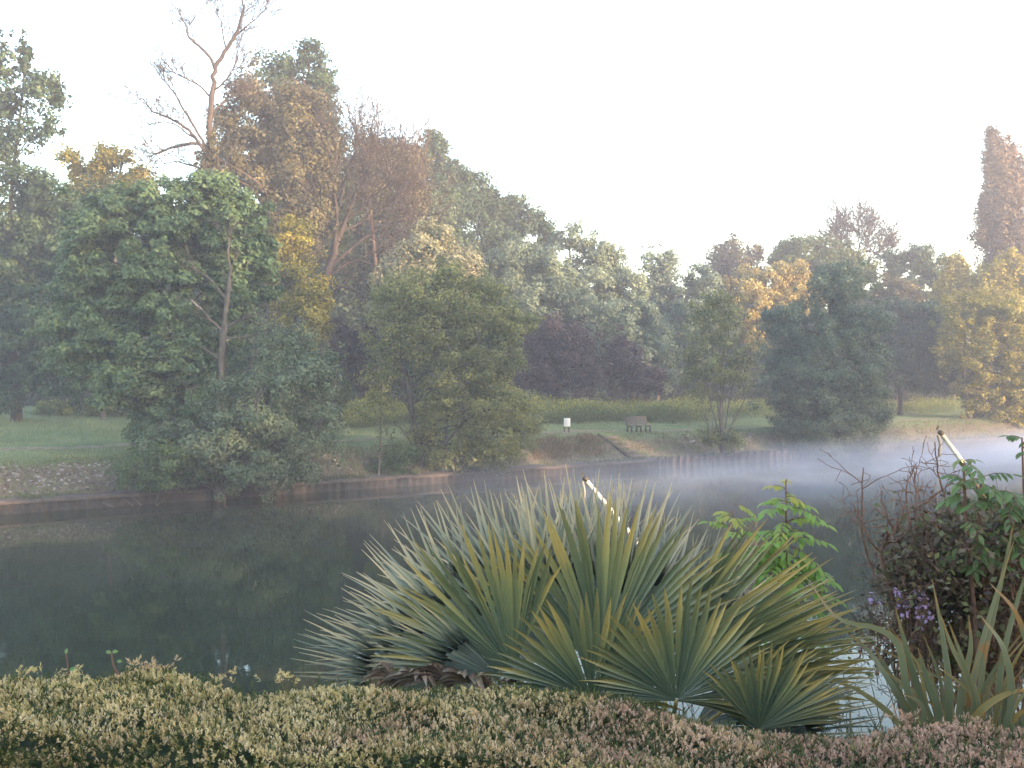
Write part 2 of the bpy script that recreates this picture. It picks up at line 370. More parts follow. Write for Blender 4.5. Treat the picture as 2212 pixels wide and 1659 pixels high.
# tall yellow flowered strip behind the meadow
def tall(px0, px1, d0, d1, n, hgt, rng, mb_, fl=.25):
    d_ = rng.uniform(d0, d1, n); x, y = bx(rng.uniform(px0, px1, n), d_)
    H = hgt * (.72 + .28 * np.sin(x * .55 + 1) * np.sin(y * .4 + x * .21) + .12 * rng.normal(size=n)); H = np.maximum(H, .3)
    u = rng.random(n) ** .6; z = zg(x, y) + H * u
    var = np.clip(np.where((u > .86) & (rng.random(n) < fl), .8 + .2 * rng.random(n), .1 + .6 * u * rng.random(n) + .1), 0, 1)
    c = np.stack([x, y, z], -1); nr = rng.normal(size=(n, 3)) * .6 + np.array([.1, -.6, .7])
    leaves(mb_, c, nr, .10 + .08 * rng.random(n), rng, var, .5, axis=np.array([0, 0, 1.]))
mb = MB(); rng = np.random.default_rng(12)
tall(1120, 1530, 12.0, 19, 60000, 1.75, rng, mb, .45); tall(1500, 1720, 11, 19, 12000, 1.2, rng, mb, .2)
tall(670, 920, 15.5, 23, 26000, 1.2, rng, mb, .3); tall(1880, 2080, 11, 16, 9000, 1.2, rng, mb, .2); tall(900, 1130, 14, 22, 20000, 1.3, rng, mb, .3)
tag(mb.build('wildflower_undergrowth', M['rape']), 'tall yellow flowered weeds between the meadow and the wood', 'wildflowers', kind='stuff')

# ------------------------------------------------------------------ trees
def limb(p, q, rng, sag=.12, n=8):
    L_ = np.linalg.norm(q - p); mid = p + (q - p) * .45 + rng.normal(size=3) * L_ * .07 + np.array([0, 0, sag * L_])
    return spline([p, mid, q], n)
def twigs(mb_, p, dirv, L_, r, depth, rng, spread=.6, kids=3, up=.15, k=4, minr=.008, shrink=.68):
    n = 5; pts = [p]; d = unit(dirv)
    for i in range(n):
        d = unit(d + rng.normal(size=3) * .14 + np.array([0, 0, up * .18])); pts.append(pts[-1] + d * L_ / n)
    pts = np.array(pts); tube(mb_, pts, max(r, minr), max(r * .55, minr), k)
    if depth <= 0: return
    for j in range(kids):
        f = rng.uniform(.3, 1.0) if j else 1.0; i = min(n, int(f * n)); b = pts[i]
        dd_ = unit(pts[i] - pts[i - 1]) + rng.normal(size=3) * spread + np.array([0, 0, up])
        twigs(mb_, b, dd_, L_ * shrink * rng.uniform(.75, 1.15), r * .58, depth - 1, rng, spread, kids, up, k, minr, shrink)

def crown(mb_, blobs, Y, rng, leaf, dens, crad, flat=.8, depthk=.85, nmix=.7, droop=0.0, shell=.45, gap=0.0, vshift=0.0, aspect=.62):
    """leaf clumps spread through ellipsoids; dens = leaves per square metre of outline"""
    cl = []; dens = dens * 2.7; leaf = leaf * 1.22
    for bl in blobs:
        px, py, rx, ry = bl[:4]; dY = bl[4] if len(bl) > 4 else 0; k = bl[5] if len(bl) > 5 else 1.0; vs = bl[6] if len(bl) > 6 else 0.0
        c = at(px, py, Y + dY); R = np.array([rx * Y / F, max(rx, .35 * ry) * depthk * Y / F, ry * Y / F])
        A = math.pi * R[0] * R[2]; nl = int(A * dens * k); cr = min(crad, .55 * min(R[0], R[2])); nc = max(6, int(A * 1.7 / (cr * cr) ))
        d = unit(rng.normal(size=(nc, 3))); r = (shell + (1 - shell) * rng.random(nc)) ** .6
        r = r * (1 - cr / max(R.mean(), cr * 1.01) * .25) * (1 + .13 * rng.normal(size=nc))
        cc = c + d * R * r[:, None]; rad = cr * (.55 + .8 * rng.random(nc)); tv = rng.normal(size=nc) * .15 + vs
        ol = rng.random(nc) < .16; cc[ol] = c + d[ol] * R * (1.06 + .2 * rng.random((ol.sum(), 1))); rad[ol] *= .55
        if gap > 0: kp = rng.random(nc) > gap; cc, rad, tv, d = cc[kp], rad[kp], tv[kp], d[kp]; nc = len(cc)
        wgt = rad ** 2; idx = rng.choice(nc, nl, p=wgt / wgt.sum())
        e = unit(rng.normal(size=(nl, 3))) * (rng.random(nl) ** .45)[:, None]
        out = d[idx]
        e2 = e * rad[idx][:, None] * np.array([1, 1, flat])
        if droop: e2[:, 2] -= droop * rad[idx] * (e[:, 0] ** 2 + e[:, 1] ** 2)
        pos = cc[idx] + e2
        nr = e * .8 + out * .35 + np.array([0, 0, .55]) * nmix + rng.normal(size=(nl, 3)) * .45
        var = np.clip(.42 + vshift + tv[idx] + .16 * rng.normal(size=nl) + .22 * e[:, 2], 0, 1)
        leaves(mb_, pos, nr, leaf * (.6 + .8 * rng.random(nl)), rng, var, aspect)
        cl.append(cc)
    return np.concatenate(cl)

SEED = [1000]
def tree(name, label, base, Y, blobs, mat, bark='bark', leaf=.17, dens=150, crad=.8, trunk=None, tr=.22, limbs=18, cat='tree', group=None, k=6, dtrunk=None, twigk=None, **kw):
    SEED[0] += 1; rng = np.random.default_rng(SEED[0])
    bxp = base[0]; Yb = Y if dtrunk is None else Y + dtrunk
    X0 = (bxp - CX) / F * Yb; z0 = float(zg(X0, Yb)); root = empty(name, (X0, Yb, z0), label, cat, group)
    mb_ = MB(); cc = crown(mb_, blobs, Y, rng, leaf, dens, crad, **kw); 
    b0 = np.array([X0, Yb, z0 - .15])
    if trunk: ctrl = [b0] + [at(p[0], p[1], Y + (p[2] if len(p) > 2 else 0)) for p in trunk]
    else:
        top = max(blobs, key=lambda b_: -b_[1]); tp = at(top[0], top[1], Y); 
        mid = b0 + (tp - b0) * .5 + rng.normal(size=3) * np.array([.35, .35, 0]); ctrl = [b0, mid, tp]
    pts = spline(ctrl, 16); pts[:, :2] += rng.normal(size=(16, 2)) * tr * .12
    tm = MB(); tube(tm, pts, tr, tr * .22, 8, power=.8)
    for i in range(limbs):
        q = cc[rng.integers(len(cc))]; j = np.argmin(np.abs(pts[:, 2] - (q[2] - .35 * np.linalg.norm((q - b0)[:2]) - .5 * rng.random()))); j = min(max(j, 4), 14)
        rr = tr * (1 - j / 18) * .45
        L_ = limb(pts[j], q, rng); tube(tm, L_, max(rr, .03), .015, 5)
    if twigk:
        for i in range(twigk[0]):
            q = cc[rng.integers(len(cc))]; twigs(tm, q, unit(q - b0) + np.array([0, 0, .4]), twigk[1], .03, 2, rng, .5, 3, .3, 3, twigk[2])
    tm.build('trunk', M[bark], root, smooth=True)
    mb_.build('crown', M[mat], root)
    return root

# --- front row on the far bank
tree('maple_tree', 'large spreading green tree with layered leaves behind the bare grey trunk', (432, 0), 46.5,
     [(300, 520, 160, 130), (170, 640, 60, 90, 1), (300, 700, 170, 110, 1), (430, 470, 120, 105), (520, 480, 75, 80), (230, 600, 105, 90), (380, 620, 170, 110), (520, 600, 85, 90), (210, 710, 110, 70),
      (360, 740, 170, 90), (170, 770, 75, 45), (290, 820, 120, 65), (420, 850, 90, 80), (470, 400, 50, 40, 0, .8), (250, 455, 70, 55), (345, 890, 70, 70), (330, 930, 55, 45)],
     'maple', leaf=.155, dens=300, crad=.62, flat=.6, droop=.35, shell=.4, nmix=.9, tr=.3, limbs=44, vshift=.1, bark='dbark', trunk=[(415, 900), (400, 760), (400, 560), (410, 430)])
def bare_tree(name, label, mains, Y, bark, cat='tree', base=None, tw=(20, 1.2, .03, 3), leafm=None, seed=5, spread=.55, leafn=3, leafs=.12, up=.15, zoff=0, minr=.010, group=None):
    rng = np.random.default_rng(seed); X0, Yb = (base[0] - CX) / F * base[1], base[1]; z0 = float(zg(X0, Yb))
    root = empty(name, (X0, Yb, z0), label, cat, group); tm = MB(); lm = MB(); ends = []
    for mi, (pts, r0, r1) in enumerate(mains):
        c_ = [at(p[0], p[1], Y + (p[2] if len(p) > 2 else 0)) for p in pts]
        if mi == 0: c_ = [np.array([X0, Yb, z0 - .2])] + c_
        P = spline(c_, max(8, len(c_) * 4)); P[1:, :] += rng.normal(size=(len(P) - 1, 3)) * r0 * .16
        tube(tm, P, r0, r1, 7, power=.8)
        if mi or len(mains) == 1:
            for _ in range(tw[0]):
                i = rng.integers(len(P) // 4, len(P)); ends.append((P[i], unit(P[i] - P[i - 1])))
            ends.append((P[-1], unit(P[-1] - P[-2])))
    for e, dv_ in ends:
        L_ = tw[1] * rng.uniform(.5, 1.3); twigs(tm, e, dv_ + rng.normal(size=3) * spread, L_, tw[2], tw[3], rng, spread, 3, up, 4, minr)
        if leafm:
            n = leafn; c = e + rng.normal(size=(n, 3)) * L_ * .8; leaves(lm, c, rng.normal(size=(n, 3)) + [0, 0, .6], leafs * (.6 + .8 * rng.random(n)), rng, np.clip(.5 + .25 * rng.normal(size=n), 0, 1))
    tm.build('trunk', M[bark], root, smooth=True)
    if leafm: lm.build('crown', M[leafm], root)
    return root
bare_tree('leafless_tree', 'slim grey nearly bare tree with a pale broken stub, standing before the big green tree',
    [([(470, 980), (473, 880), (480, 760), (484, 700)], .2, .13), ([(484, 705), (492, 640), (497, 590), (494, 540), (500, 500)], .13, .03), ([(482, 715), (455, 690), (435, 668)], .09, .05),
     ([(492, 650), (460, 610), (435, 590), (405, 575)], .07, .02), ([(478, 780), (440, 752), (400, 745), (370, 752)], .06, .02), ([(485, 710), (520, 690), (560, 675)], .06, .02), ([(484, 730), (530, 728), (580, 718)], .05, .02)],
    44.6, 'bark', base=(468, 44.6), tw=(5, .7, .02, 2), leafm='grey', seed=21, leafn=26, leafs=.13)
m_ = MB(); tube(m_, spline([at(437, 670, 44.55), at(414, 648, 44.5)], 5), .06, .045, 7)
m_.build('broken_branch', M['pale'], bpy.data.objects['leafless_tree'])
tree('bank_alder', 'grey green bush with many stems leaning over the water under the bare grey trunk', (480, 0), 44.4,
     [(560, 880, 130, 90), (660, 820, 75, 70), (480, 950, 130, 75), (620, 960, 110, 70), (420, 1000, 80, 55), (540, 1020, 130, 45), (690, 900, 50, 60, 0, .7), (600, 760, 90, 60, 1, .8), (700, 790, 40, 60, 0, .7)],
     'grey', leaf=.12, dens=260, crad=.6, tr=.1, limbs=40, cat='tree', shell=.35, trunk=[(490, 1000), (540, 900)], twigk=(20, .7, .012), vshift=.25)
tree('low_bush', 'low dark green bush on the bank left of the leaning grey green one', (330, 0), 42.8,
     [(300, 1010, 65, 36), (365, 1000, 60, 45), (345, 1040, 60, 22), (120, 1062, 28, 14), (135, 1050, 12, 14)], 'bush', leaf=.10, dens=300, crad=.4, tr=.04, limbs=12, cat='bush')
tree('yellow_green_tree', 'narrow yellow green tree right of the large green tree', (650, 0), 60,
     [(630, 520, 42, 50), (655, 600, 45, 70), (650, 690, 65, 70), (690, 650, 28, 45), (600, 560, 40, 60), (690, 740, 40, 50), (620, 780, 60, 60)], 'yellow', leaf=.15, dens=150, crad=.7, tr=.15, limbs=25)
tree('young_green_tree', 'small light green tree at the meadow edge, right of the leaning bank bush', (715, 0), 56,
     [(700, 790, 45, 40), (735, 850, 30, 40), (715, 890, 28, 30), (670, 840, 40, 40)], 'olive', leaf=.13, dens=170, crad=.5, tr=.07, limbs=12, vshift=.1)
# centre alder group
tree('olive_alder', 'olive green tree with leaning grey trunks, its crown touching the water in mid bank', (908, 0), 52.6,
     [(960, 590, 45, 35, 0, .8), (880, 610, 40, 35, 0, .6), (1050, 620, 45, 35, 0, .8), (940, 640, 70, 45), (1030, 660, 85, 55), (1100, 700, 60, 42), (860, 650, 70, 50, 0, .8), (960, 720, 110, 70), (850, 740, 80, 60, 0, .6), (1060, 770, 80, 60), (960, 820, 100, 70), (830, 830, 55, 60, 0, .45), (1040, 870, 110, 65),
      (1080, 940, 90, 60), (1000, 990, 100, 48), (1120, 890, 50, 60), (930, 930, 50, 60, 0, .6), (1150, 690, 22, 16), (960, 610, 40, 22)],
     'paleolive', leaf=.12, dens=230, crad=.65, tr=.24, limbs=46, shell=.4, trunk=[(903, 960), (885, 860), (868, 750), (862, 650)], twigk=(30, .8, .012), vshift=.22)
def stem(parent, pts, Y, r0, r1, bark='bark'):
    m_ = MB(); c_ = [at(p[0], p[1], Y) for p in pts]; tube(m_, spline(c_, 14), r0, r1, 7); return m_.build('stem', M[bark], parent, smooth=True)
oa = bpy.data.objects['olive_alder']
stem(oa, [(985, 1040), (1000, 900), (1008, 780), (1030, 680)], 52.3, .13, .04); stem(oa, [(955, 1030), (965, 900), (940, 760)], 52.2, .1, .04)
stem(oa, [(960, 960), (1010, 905), (1060, 885), (1095, 890)], 51.4, .06, .03, 'dbark'); stem(oa, [(905, 980), (870, 930), (850, 915)], 52.0, .05, .02)
tree('slender_sapling', 'thin pale stemmed sapling on the bank left of the olive green tree', (816, 0), 50.2,
     [(820, 800, 32, 55, 0, .5), (810, 880, 30, 40, 0, .35), (845, 950, 30, 40, 0, .3)], 'olive', leaf=.11, dens=120, crad=.4, tr=.06, limbs=10, trunk=[(822, 950), (824, 860), (820, 760)])
tree('bank_bush', 'dark leafy bush low on the bank between sapling and olive green tree', (860, 0), 51.3,
     [(850, 1010, 50, 26), (870, 985, 42, 26), (800, 1020, 30, 20)], 'bush', leaf=.10, dens=260, crad=.4, tr=.04, limbs=8, cat='bush', bark='dbark')
tree('multi_stem_tree', 'sparse tree with a fan of pale stems, right of the bench', (1562, 0), 62.5,
     [(1550, 690, 75, 60, 0, .55), (1550, 770, 85, 70, 0, .5), (1500, 820, 40, 70, 0, .4), (1610, 800, 35, 70, 0, .4), (1560, 660, 45, 40, 0, .5), (1580, 955, 30, 28), (1530, 945, 34, 22, 0, .8)],
     'paleolive', leaf=.13, dens=200, crad=.5, tr=.12, limbs=16, trunk=[(1558, 930), (1556, 860), (1560, 760)], shell=.3, twigk=(30, 1.0, .013), vshift=.05)
mt = bpy.data.objects['multi_stem_tree']
for p_ in ([(1562, 960), (1535, 870), (1522, 780), (1515, 700)], [(1562, 950), (1548, 860), (1540, 770), (1530, 690)], [(1563, 950), (1575, 870), (1590, 800), (1600, 730)], [(1566, 950), (1600, 880), (1630, 820)], [(1560, 940), (1562, 850), (1572, 760), (1575, 680)]):
    stem(mt, p_, 62.5, .055, .018, 'bark')
tree('broad_dark_tree', 'broad dark green tree spreading over the water, right of the stone steps and posts', (1770, 0), 69.5,
     [(1800, 620, 70, 60), (1700, 850, 70, 70), (1880, 870, 50, 60), (1830, 940, 70, 45), (1760, 720, 105, 75), (1850, 720, 70, 70), (1720, 790, 80, 70), (1800, 820, 120, 80), (1880, 800, 45, 60), (1770, 890, 100, 60), (1690, 700, 45, 50), (1850, 900, 60, 60), (1720, 940, 40, 40)],
     'grey', leaf=.15, dens=190, crad=.65, tr=.3, limbs=36, bark='dbark', vshift=.06, shell=.25)
tree('willow_bush', 'pale green bush drooping into the misty water under the broad dark tree', (1800, 0), 67.4,
     [(1790, 930, 85, 50), (1850, 950, 55, 40), (1740, 955, 50, 38), (1800, 975, 70, 22)], 'grey', leaf=.13, dens=260, crad=.5, tr=.06, limbs=20, cat='bush')
# --- left edge
tree('tall_edge_tree', 'tall dark open crowned tree on the left edge above the yellowish one', (30, 0), 60,
     [(15, 130, 36, 50, 0, .7), (60, 125, 15, 56, 0, .8), (90, 195, 44, 52, 0, .7), (20, 220, 50, 50, 0, .6), (126, 215, 14, 36, 0, .7), (50, 290, 75, 40, 0, .4), (10, 340, 50, 40, 0, .4), (110, 270, 26, 32, 0, .45), (60, 390, 80, 45, 0, .55)],
     'dark', leaf=.19, dens=170, crad=.8, tr=.2, limbs=30, vshift=-.05, shell=.2, bark='dbark', dtrunk=3)
tree('shaded_tree', 'dense dark green tree filling the left edge down to the meadow', (40, 0), 62,
     [(30, 470, 90, 90), (110, 520, 80, 90), (20, 620, 90, 100), (100, 660, 90, 90), (30, 770, 100, 90), (130, 800, 80, 70), (0, 850, 60, 50), (170, 470, 70, 80), (180, 620, 60, 90)],
     'dark', leaf=.2, dens=190, crad=.9, tr=.3, limbs=24, vshift=.05, bark='dbark')
tree('sunlit_tree', 'yellow sunlit tree top showing above the large green tree', (220, 0), 67,
     [(185, 380, 45, 50), (240, 370, 50, 45), (290, 390, 45, 45), (230, 440, 90, 50), (310, 420, 40, 35), (150, 340, 30, 30, 0, .5), (265, 335, 28, 20, 0, .7)], 'yellow', leaf=.19, dens=150, crad=.7, tr=.2, limbs=20, shell=.3)
# --- the tall ones behind
tree('ivy_clad_tree', 'very tall bronze leaved tree beside the dead one, ivy up its trunk', (600, 0), 68,
     [(455, 375, 24, 40, -6.5), (460, 320, 15, 35, -6.5, .8), (450, 430, 30, 40, -6.5), (560, 210, 60, 65, 0, .75), (500, 260, 45, 60, 0, .6), (590, 640, 70, 60), (640, 300, 80, 90), (620, 260, 80, 75), (540, 330, 85, 80), (640, 360, 80, 80), (560, 430, 100, 80), (660, 450, 60, 80), (470, 370, 40, 60, 0, .8), (600, 520, 90, 80), (460, 440, 35, 60), (690, 330, 40, 60)],
     'ivy', leaf=.19, dens=150, crad=.8, vshift=.05, tr=.4, limbs=40, bark='rbark', shell=.3, twigk=(40, 1.2, .016))
tree('dark_topped_tree', 'highest leafy tree, dark green crown right behind the bronze one', (660, 0), 74,
     [(670, 130, 42, 38, 0, .8), (610, 150, 50, 45, 0, .7), (685, 180, 38, 50), (700, 250, 38, 60), (640, 230, 60, 60), (715, 330, 32, 70, 0, .8), (690, 420, 60, 80), (725, 470, 40, 80), (640, 350, 60, 80)],
     'dark', leaf=.2, dens=150, crad=.8, tr=.35, limbs=24, vshift=.18, shell=.3, bark='dbark')
bare_tree('dead_tree', 'tall leafless dead tree reaching the top of the photo',
    [([(452, 700), (450, 500), (458, 380), (455, 290), (460, 200), (466, 145)], .30, .13),
     ([(466, 148), (490, 110), (512, 75), (527, 30), (526, 5)], .14, .05), ([(512, 78), (540, 55), (572, 28)], .06, .02), ([(492, 112), (484, 80), (480, 50), (470, 30)], .06, .02), ([(466, 150), (455, 125), (430, 100), (410, 82), (405, 60), (395, 42)], .11, .03),
     ([(455, 330), (425, 312), (380, 318), (340, 332), (315, 330)], .13, .03), ([(452, 345), (425, 300), (400, 275), (365, 255), (330, 240), (310, 215)], .12, .03), ([(450, 325), (430, 290), (400, 240), (380, 205), (360, 180)], .10, .025),
     ([(425, 300), (405, 290), (380, 270), (345, 265), (310, 275)], .06, .02), ([(456, 210), (430, 185), (400, 170), (380, 160)], .07, .02), ([(460, 200), (485, 180), (505, 150), (520, 115)], .07, .02), ([(455, 250), (480, 225), (500, 210), (520, 205)], .08, .02),
     ([(450, 370), (420, 360), (380, 350), (345, 360)], .08, .02)],
    63, 'twig', base=(450, 63), tw=(11, 1.25, .024, 3), seed=31, spread=.5, up=.22, minr=.010)
bare_tree('brown_twiggy_tree', 'brown bare branched tree with a forked reddish trunk in a dark gap of the wood',
    [([(698, 780), (702, 650), (712, 580), (730, 520)], .36, .24), ([(730, 520), (745, 480), (765, 430), (790, 360), (800, 300)], .2, .04), ([(725, 540), (728, 460), (722, 400), (735, 330)], .18, .04),
     ([(708, 600), (760, 565), (800, 570), (850, 590)], .12, .03), ([(715, 575), (780, 520), (850, 480), (890, 470)], .13, .03), ([(706, 640), (740, 620), (790, 640), (820, 670)], .1, .03), ([(745, 480), (790, 440), (830, 400), (860, 340)], .12, .03),
     ([(740, 500), (800, 470), (840, 440), (870, 420)], .1, .03), ([(735, 440), (750, 380), (770, 320), (775, 290)], .1, .03), ([(712, 580), (690, 540), (680, 480)], .08, .02), ([(722, 400), (700, 350), (690, 310)], .07, .02)],
    69, 'twig', base=(698, 69), tw=(15, 2.0, .035, 3), seed=41, leafm='ivy', leafn=16, leafs=.19, up=.25, minr=.016)
tree('twiggy_ash', 'thin leaved pinkish brown tree top right of the highest one', (830, 0), 78,
     [(790, 330, 50, 55, 0, .6), (850, 350, 50, 60, 0, .6), (800, 420, 70, 70, 0, .7), (880, 360, 45, 60, 0, .8, .2), (890, 430, 45, 60, 0, .9, .2), (760, 400, 40, 80, 0, .7)], 'ivy', leaf=.2, dens=110, crad=.7, tr=.25, limbs=40, bark='rbark', shell=.2, twigk=(70, 1.6, .02), vshift=.1)
tree('backing_tree', 'dull dark green tree behind the brown twiggy tree, filling the wood there', (820, 0), 86,
     [(800, 390, 70, 70), (850, 350, 45, 45), (880, 480, 80, 90), (770, 520, 70, 90), (850, 590, 80, 80)], 'dark', leaf=.22, dens=110, crad=.9, tr=.3, limbs=16, vshift=.0, bark='dbark')
tree('slope_tree', 'dark green tree with an open looping top twig, tallest of three stepping down right', (930, 0), 92,
     [(930, 330, 40, 45, 0, .9), (935, 300, 28, 20, 0, .5), (920, 400, 70, 70), (960, 450, 60, 80), (900, 480, 80, 80)], 'dark', leaf=.24, dens=100, crad=1.1, tr=.3, limbs=20, vshift=.2)
tree('slope_tree', 'middle one of three dark green trees stepping down right', (1000, 0), 95,
     [(995, 375, 34, 36), (1010, 430, 55, 60), (1000, 510, 80, 80), (960, 560, 70, 60)], 'dark', leaf=.24, dens=100, crad=1.1, tr=.3, limbs=16, vshift=.12)
tree('slope_tree', 'lowest of three dark green trees stepping down right, with a two humped top', (1085, 0), 97,
     [(1060, 430, 38, 34), (1115, 440, 36, 40, 0, .8), (1090, 500, 70, 60), (1100, 570, 90, 70), (1150, 480, 30, 35, 0, .8), (1180, 510, 28, 40)], 'dark', leaf=.24, dens=100, crad=1.1, tr=.3, limbs=16, vshift=.16)
tree('green_mid_tree', 'mid green rounded tree below the second of the dark row', (930, 0), 84,
     [(930, 470, 50, 50), (960, 520, 50, 50), (890, 540, 50, 60)], 'grey', leaf=.2, dens=130, crad=.9, tr=.2, limbs=12)
tree('blossom_tree', 'grey pink blossoming tree with a pointed top above the olive green one', (910, 0), 61,
     [(920, 508, 36, 42), (893, 560, 58, 50), (985, 585, 60, 50), (855, 610, 50, 45), (945, 545, 40, 45), (1010, 560, 40, 40, 1), (960, 500, 22, 26, 0, .7), (840, 660, 50, 40), (950, 580, 70, 60), (1000, 600, 60, 50), (880, 610, 70, 50), (960, 660, 100, 60)], 'pinky', vshift=.25, leaf=.14, dens=210, crad=.7, tr=.2, limbs=18)
W_ = 'silvery trees between blossom tree and golden tree'
tree('silver_willow', 'rounded silvery green tree right of the grey pink blossoming one', (1130, 0), 82,
     [(1130, 560, 70, 45), (1090, 600, 60, 55), (1180, 600, 80, 60), (1150, 660, 110, 70), (1230, 650, 60, 60), (1250, 700, 45, 50)], 'silver', leaf=.18, dens=150, crad=.8, tr=.25, limbs=18, group=W_)
tree('silver_willow', 'pale silvery tree with white blossom, highest of the silvery ones', (1260, 0), 90,
     [(1230, 510, 34, 30, 0, .8), (1280, 540, 50, 42, 0, .9), (1320, 580, 45, 50, 0, .8), (1270, 600, 80, 55), (1350, 620, 50, 55), (1300, 680, 90, 60)], 'silver', leaf=.2, dens=135, crad=.8, tr=.25, limbs=18, vshift=.08, group=W_)
tree('silver_willow', 'silvery green tree sloping down to the yellow weeds behind the bench', (1370, 0), 84,
     [(1330, 700, 80, 60), (1390, 700, 50, 60), (1370, 770, 80, 60), (1430, 740, 35, 55), (1420, 810, 50, 45)], 'silver', leaf=.18, dens=150, crad=.8, tr=.25, limbs=14, vshift=-.05, group=W_)
tree('airy_tree', 'round airy tree with sky showing through, right of the silvery ones', (1420, 0), 98,
     [(1425, 570, 50, 42, 0, .65), (1420, 620, 60, 45, 0, .55), (1400, 660, 60, 40), (1460, 680, 60, 60), (1380, 620, 25, 35, 0, .7)], 'silver', leaf=.22, dens=110, crad=.7, tr=.2, limbs=22, vshift=-.15, shell=.2)
tree('blue_green_bush', 'bluish green bush left of the golden tree', (1510, 0), 92,
     [(1510, 610, 45, 40), (1500, 660, 60, 50), (1480, 730, 60, 60), (1540, 700, 50, 60)], 'silver', leaf=.2, dens=140, crad=.8, tr=.15, limbs=12, vshift=-.12)
tree('purple_bush', 'large dark purple bush behind the yellow weeds, under the silvery trees', (1200, 0), 79,
     [(1210, 730, 75, 60), (1180, 790, 80, 65), (1250, 800, 60, 60), (1140, 780, 50, 60)], 'purple', leaf=.14, dens=230, crad=.7, tr=.15, limbs=14, cat='bush')
tree('purple_bush', 'smaller reddish purple bush behind the yellow weeds near the bench', (1350, 0), 80,
     [(1345, 760, 45, 45), (1350, 810, 65, 50), (1390, 820, 45, 40)], 'purple', leaf=.14, dens=230, crad=.7, tr=.12, limbs=10, cat='bush', vshift=.15)
tree('thicket_bush', 'dark brownish thicket in the gap under the brown twiggy tree', (740, 0), 66,
     [(730, 740, 45, 60), (760, 800, 55, 60), (800, 760, 60, 60)], 'purple', leaf=.15, dens=200, crad=.7, tr=.12, limbs=10, cat='bush', vshift=-.1)
# --- right hand side
tree('russet_round_tree', 'round russet green tree on the skyline left of the golden tree', (1585, 0), 118,
     [(1585, 560, 48, 42), (1560, 590, 40, 35), (1620, 590, 40, 40), (1640, 550, 10, 22, 0, .7)], 'ivy', leaf=.28, dens=90, crad=1.1, tr=.25, limbs=12)
tree('golden_tree', 'golden blossoming sunlit tree behind the broad dark one', (1650, 0), 94,
     [(1610, 615, 42, 35), (1665, 610, 50, 40), (1710, 600, 40, 36), (1640, 660, 80, 50), (1720, 650, 50, 40), (1630, 710, 45, 40), (1755, 625, 28, 20, 0, .8)], 'gold', leaf=.2, dens=150, crad=.65, tr=.2, limbs=20)
tree('skyline_dome_tree', 'large domed green tree on the skyline above the broad dark one', (1760, 0), 110,
     [(1700, 560, 42, 42), (1740, 550, 55, 45), (1800, 580, 75, 50), (1850, 610, 45, 45), (1770, 620, 90, 50)], 'olive', leaf=.26, dens=110, crad=1.0, tr=.3, limbs=12, vshift=-.1)
bare_tree('bare_skyline_tree', 'reddish bare twigs of a tree on the skyline, right of the domed tree',
    [([(1840, 700), (1845, 600), (1848, 560)], .2, .12), ([(1848, 565), (1835, 530), (1825, 500)], .07, .03), ([(1848, 565), (1870, 530), (1880, 505)], .07, .03), ([(1846, 580), (1890, 550), (1910, 530)], .07, .03), ([(1846, 580), (1810, 545), (1795, 520)], .07, .03), ([(1850, 570), (1855, 530), (1850, 500)], .07, .03)],
    116, 'twig', base=(1840, 116), tw=(14, 2.2, .045, 3), seed=51, leafm='ivy', leafn=10, leafs=.26, minr=.03)
tree('gappy_tree', 'dark tree with sky gaps on the skyline left of the tall column tree', (1960, 0), 112,
     [(1930, 570, 30, 36, 0, .8), (1975, 560, 48, 32, 0, .9), (2010, 590, 30, 40, 0, .8), (1960, 620, 60, 40, 0, .8), (2030, 560, 12, 14, 0, .5)], 'dark', leaf=.27, dens=90, crad=.9, tr=.25, limbs=14, vshift=.15, shell=.2)
tree('russet_bush_tree', 'small russet tinted tree catching sun, above the darkest tree', (1935, 0), 98,
     [(1930, 630, 38, 35), (1965, 645, 30, 30), (1900, 640, 20, 25)], 'ivy', leaf=.22, dens=120, crad=.8, tr=.15, limbs=10, vshift=.12)
tree('darkest_tree', 'darkest green tree, wide and low over the grass between broad dark and yellow trees', (1945, 0), 92,
     [(1950, 690, 65, 50), (1930, 750, 60, 55), (1990, 760, 55, 60), (2010, 690, 40, 45), (1960, 810, 80, 40), (2040, 790, 40, 50)], 'dark', leaf=.22, dens=150, crad=1.0, tr=.25, limbs=14, vshift=-.05, bark='dbark')
tree('column_poplar', 'tall narrow reddish tree on the right edge, highest on the right skyline', (2160, 0), 112,
     [(2138, 320, 18, 48), (2158, 345, 22, 55), (2150, 380, 34, 55), (2175, 400, 30, 60), (2178, 340, 16, 40), (2160, 440, 45, 60), (2190, 410, 26, 60), (2165, 510, 55, 60), (2125, 440, 14, 40, 0, .7), (2190, 520, 40, 60), (2120, 510, 18, 40, 0, .7), (2170, 590, 60, 60), (2200, 360, 10, 40, 0, .6)],
     'poplar', leaf=.25, dens=120, crad=.7, tr=.3, limbs=30, flat=1.7, bark='rbark', shell=.2)
tree('sunlit_willow', 'yellow sunlit feathery tree below left of the tall column tree', (2060, 0), 104,
     [(2060, 580, 28, 36), (2090, 600, 34, 40), (2040, 620, 25, 40), (2080, 660, 60, 50)], 'yellow', leaf=.22, dens=130, crad=.7, tr=.2, limbs=14, flat=1.3, vshift=.15)
tree('sunlit_willow', 'yellow sunlit feathery tree directly below the tall column tree', (2170, 0), 102,
     [(2170, 580, 32, 38), (2200, 590, 30, 40), (2140, 620, 35, 40), (2190, 650, 50, 50)], 'yellow', leaf=.22, dens=130, crad=.7, tr=.2, limbs=14, flat=1.3, vshift=.15)
